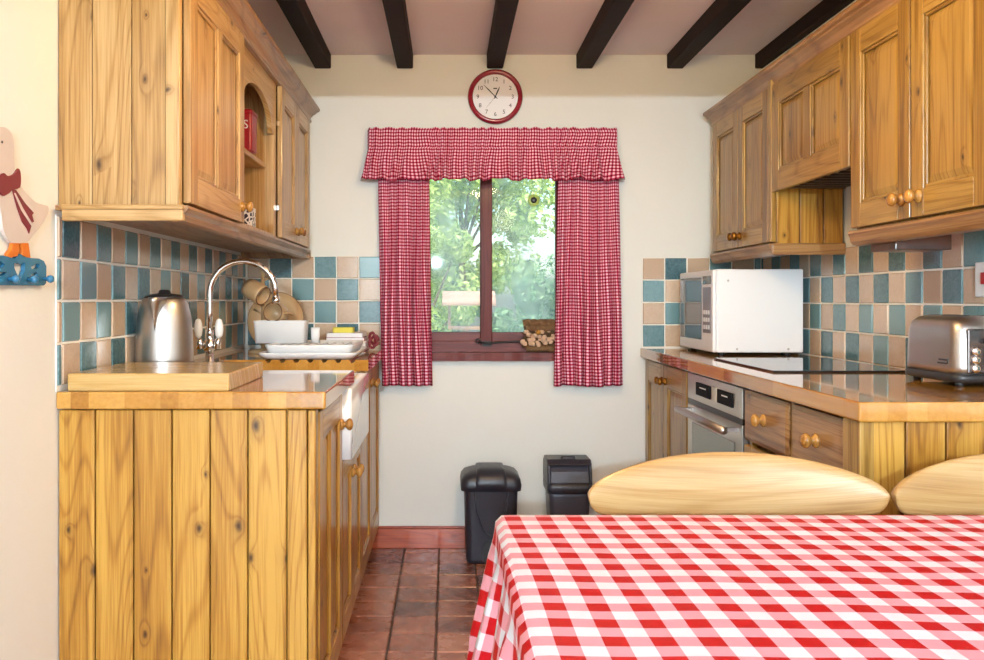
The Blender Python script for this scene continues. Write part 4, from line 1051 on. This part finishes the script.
def bush(name,label,cat,c,rad,mat,nl,ls,clumps):
    t=thing(name,label,cat,(c[0],c[1],-.3),0,'garden greenery outside the window')
    rs=random.Random(int(c[0]*100+c[1]*31)); m=MB(); cl=[]
    for _ in range(clumps):
        a=rs.uniform(0,2*PI); r_=math.sqrt(rs.random()); cl.append((c[0]+rad[0]*r_*math.cos(a)*.85,c[1]+rad[1]*r_*math.sin(a)*.85,c[2]+rad[2]*rs.uniform(-.85,.85),rs.uniform(.22,.42)*min(rad)))
    for _ in range(nl):
        q=rs.choice(cl); d=Vector((rs.gauss(0,1),rs.gauss(0,1),rs.gauss(0,1))).normalized(); p=Vector(q[:3])+d*q[3]*rs.uniform(.7,1.05)
        nrm=(d+Vector((rs.uniform(-.8,.8),rs.uniform(-.8,.8),rs.uniform(-.2,.9)))).normalized()
        a=nrm.orthogonal().normalized(); a=(Matrix.Rotation(rs.uniform(0,2*PI),3,nrm)@a); b=nrm.cross(a); s=ls*rs.uniform(.6,1.3)
        m.add([tuple(p-a*s),tuple(p-b*s*.45+nrm*s*.1),tuple(p+a*s),tuple(p+b*s*.45+nrm*s*.1)],[(0,1,2,3)])
    m.uv=[(0,0)]*len(m.v)
    obj('foliage',m,mat,t)
    m=MB(); m.tube([(c[0],c[1],-.3),(c[0]+.03,c[1],c[2]*.5),(c[0],c[1],c[2])],[.06,.045,.02],8)
    for q in cl[:8]: m.tube([(c[0],c[1],max(-.2,c[2]-rad[2]*.6)),(q[0],q[1],q[2])],[.025,.008],6)
    obj('trunk',m,trunkm,t)
bush('shrub','bright green leafy shrub nearest the left window pane','shrub',(-.5,8.2,.95),(.75,.6,1.25),lf1,14000,.028,34)
bush('shrub','pale rounded shrub filling the right window pane','shrub',(1.15,8.3,.75),(.8,.6,.75),lf2,14000,.028,30)
bush('shrub','low dark green shrub below the bird table','shrub',(.3,7.05,.35),(.7,.4,.55),lf3,9000,.026,24)
bush('tree','tall green tree seen at the top of the left window pane','tree',(.15,10.6,2.5),(1.4,.9,1.5),lf1,18000,.042,36)
bush('tree','blue green tree at the back right of the garden','tree',(3.1,11.2,1.7),(1.3,1.1,1.5),lf2,9000,.06,30)
bush('tree','dark tree at the back left of the garden','tree',(-2.8,11.2,2.2),(1.3,1.1,1.9),lf3,8000,.07,30)
bush('hedge','long pale hedge closing the back of the garden','hedge',(.4,13.5,.6),(4.0,.6,1.2),lf2,14000,.09,90)
gm=NT('lawn'); gg=gm.n('ShaderNodeTexCoord').outputs['Object']; gm.col(gm.mix(gm.noise(gg,6,5,.7),srgb(96,132,58),srgb(150,176,92))); gm.set(rough=.9)
o=struct('ground',MB().box(-14,14,YB+.26,30,-.6,-.3),gm.mat)
bt=thing('bird_table','weathered wooden bird table standing in the garden outside the left pane','bird table',(.12,6.3,-.3))
wood_w=wood('weathered_garden_wood','x','y',srgb(206,168,150),srgb(180,140,122),srgb(120,90,78),knots=.2,rough=.8,coat=0)
obj('roof',MB().prism([(6.14,1.10),(6.3,1.19),(6.46,1.10),(6.46,1.115),(6.3,1.205),(6.14,1.115)],lambda u,v,d:(d,u,v),-.04,.34),wood_w,bt)
obj('tray',MB().box(0,.30,6.17,6.43,.93,.95),wood_w,bt)
for px_ in (.01,.28): obj('roof_post',MB().box(px_-.01,px_+.01,6.29,6.31,.95,1.18),wood_w,bt)
obj('pole',MB().box(.12,.16,6.28,6.32,-.3,.93),wood_w,bt)

# ------------------------------------------------------------------ lights and world
def light(name,ty,loc,energy,color,rot=(0,0,0),**k):
    ld=bpy.data.lights.new(name,ty); ld.energy=energy; ld.color=color
    for a,v in k.items(): setattr(ld,a,v)
    o=bpy.data.objects.new(name,ld); COL.objects.link(o); o.location=loc; o.rotation_euler=rot; return o
light('rear_cool_fill','AREA',(.8,YR-.05,1.45),55,(.80,.92,1.0),(PI/2,0,0),shape='RECTANGLE',size=2.5,size_y=1.35)  # added cool fill behind the camera, set in an invented window opening
light('flash_lamp','POINT',(-.14,-2.2,1.587),455,(.68,.86,1.0),shadow_soft_size=.02)
light('ceiling_lamp','POINT',(.25,2.0,1.94),33,(1.0,.67,.31),shadow_soft_size=.09)
light('rear_warm_fill','POINT',(.6,-1.2,2.0),10,(1.0,.84,.62),shadow_soft_size=.12)  # unseen warm lamp added behind the camera to lift the ceiling
sun=light('sun','SUN',(0,0,8),3.6,(1,.96,.86),(math.radians(42),0,math.radians(-25)),angle=.01)
p=light('window_portal','AREA',(.2125,YB+.24,1.35),1,(1,1,1),(-PI/2,0,0),shape='RECTANGLE',size=.70,size_y=.85)
p.data.cycles.is_portal=True
w=bpy.data.worlds.new('world'); SC.world=w; w.use_nodes=True; nt=w.node_tree
sky=nt.nodes.new('ShaderNodeTexSky'); sky.sky_type='NISHITA'; sky.sun_disc=False; sky.sun_elevation=math.radians(45); sky.sun_rotation=math.radians(150); sky.dust_density=3
bg=nt.nodes['Background']; bg.inputs[1].default_value=.6; nt.links.new(sky.outputs[0],bg.inputs[0])

# ------------------------------------------------------------------ camera
cd=bpy.data.cameras.new('camera'); cam=bpy.data.objects.new('camera',cd); COL.objects.link(cam); SC.camera=cam
cam.location=(0,0,CZ); cam.rotation_euler=(PI/2,0,0); cd.sensor_width=36; cd.sensor_fit='HORIZONTAL'; cd.lens=36*F/984
cd.shift_x=(492-VX)/984; cd.shift_y=-(330-VY)/984; cd.clip_start=.05; cd.clip_end=200
vs=SC.view_settings; SC.display_settings.display_device='sRGB'; vs.view_transform='Standard'; vs.look='None'; vs.exposure=0; vs.gamma=1; vs.use_curve_mapping=False
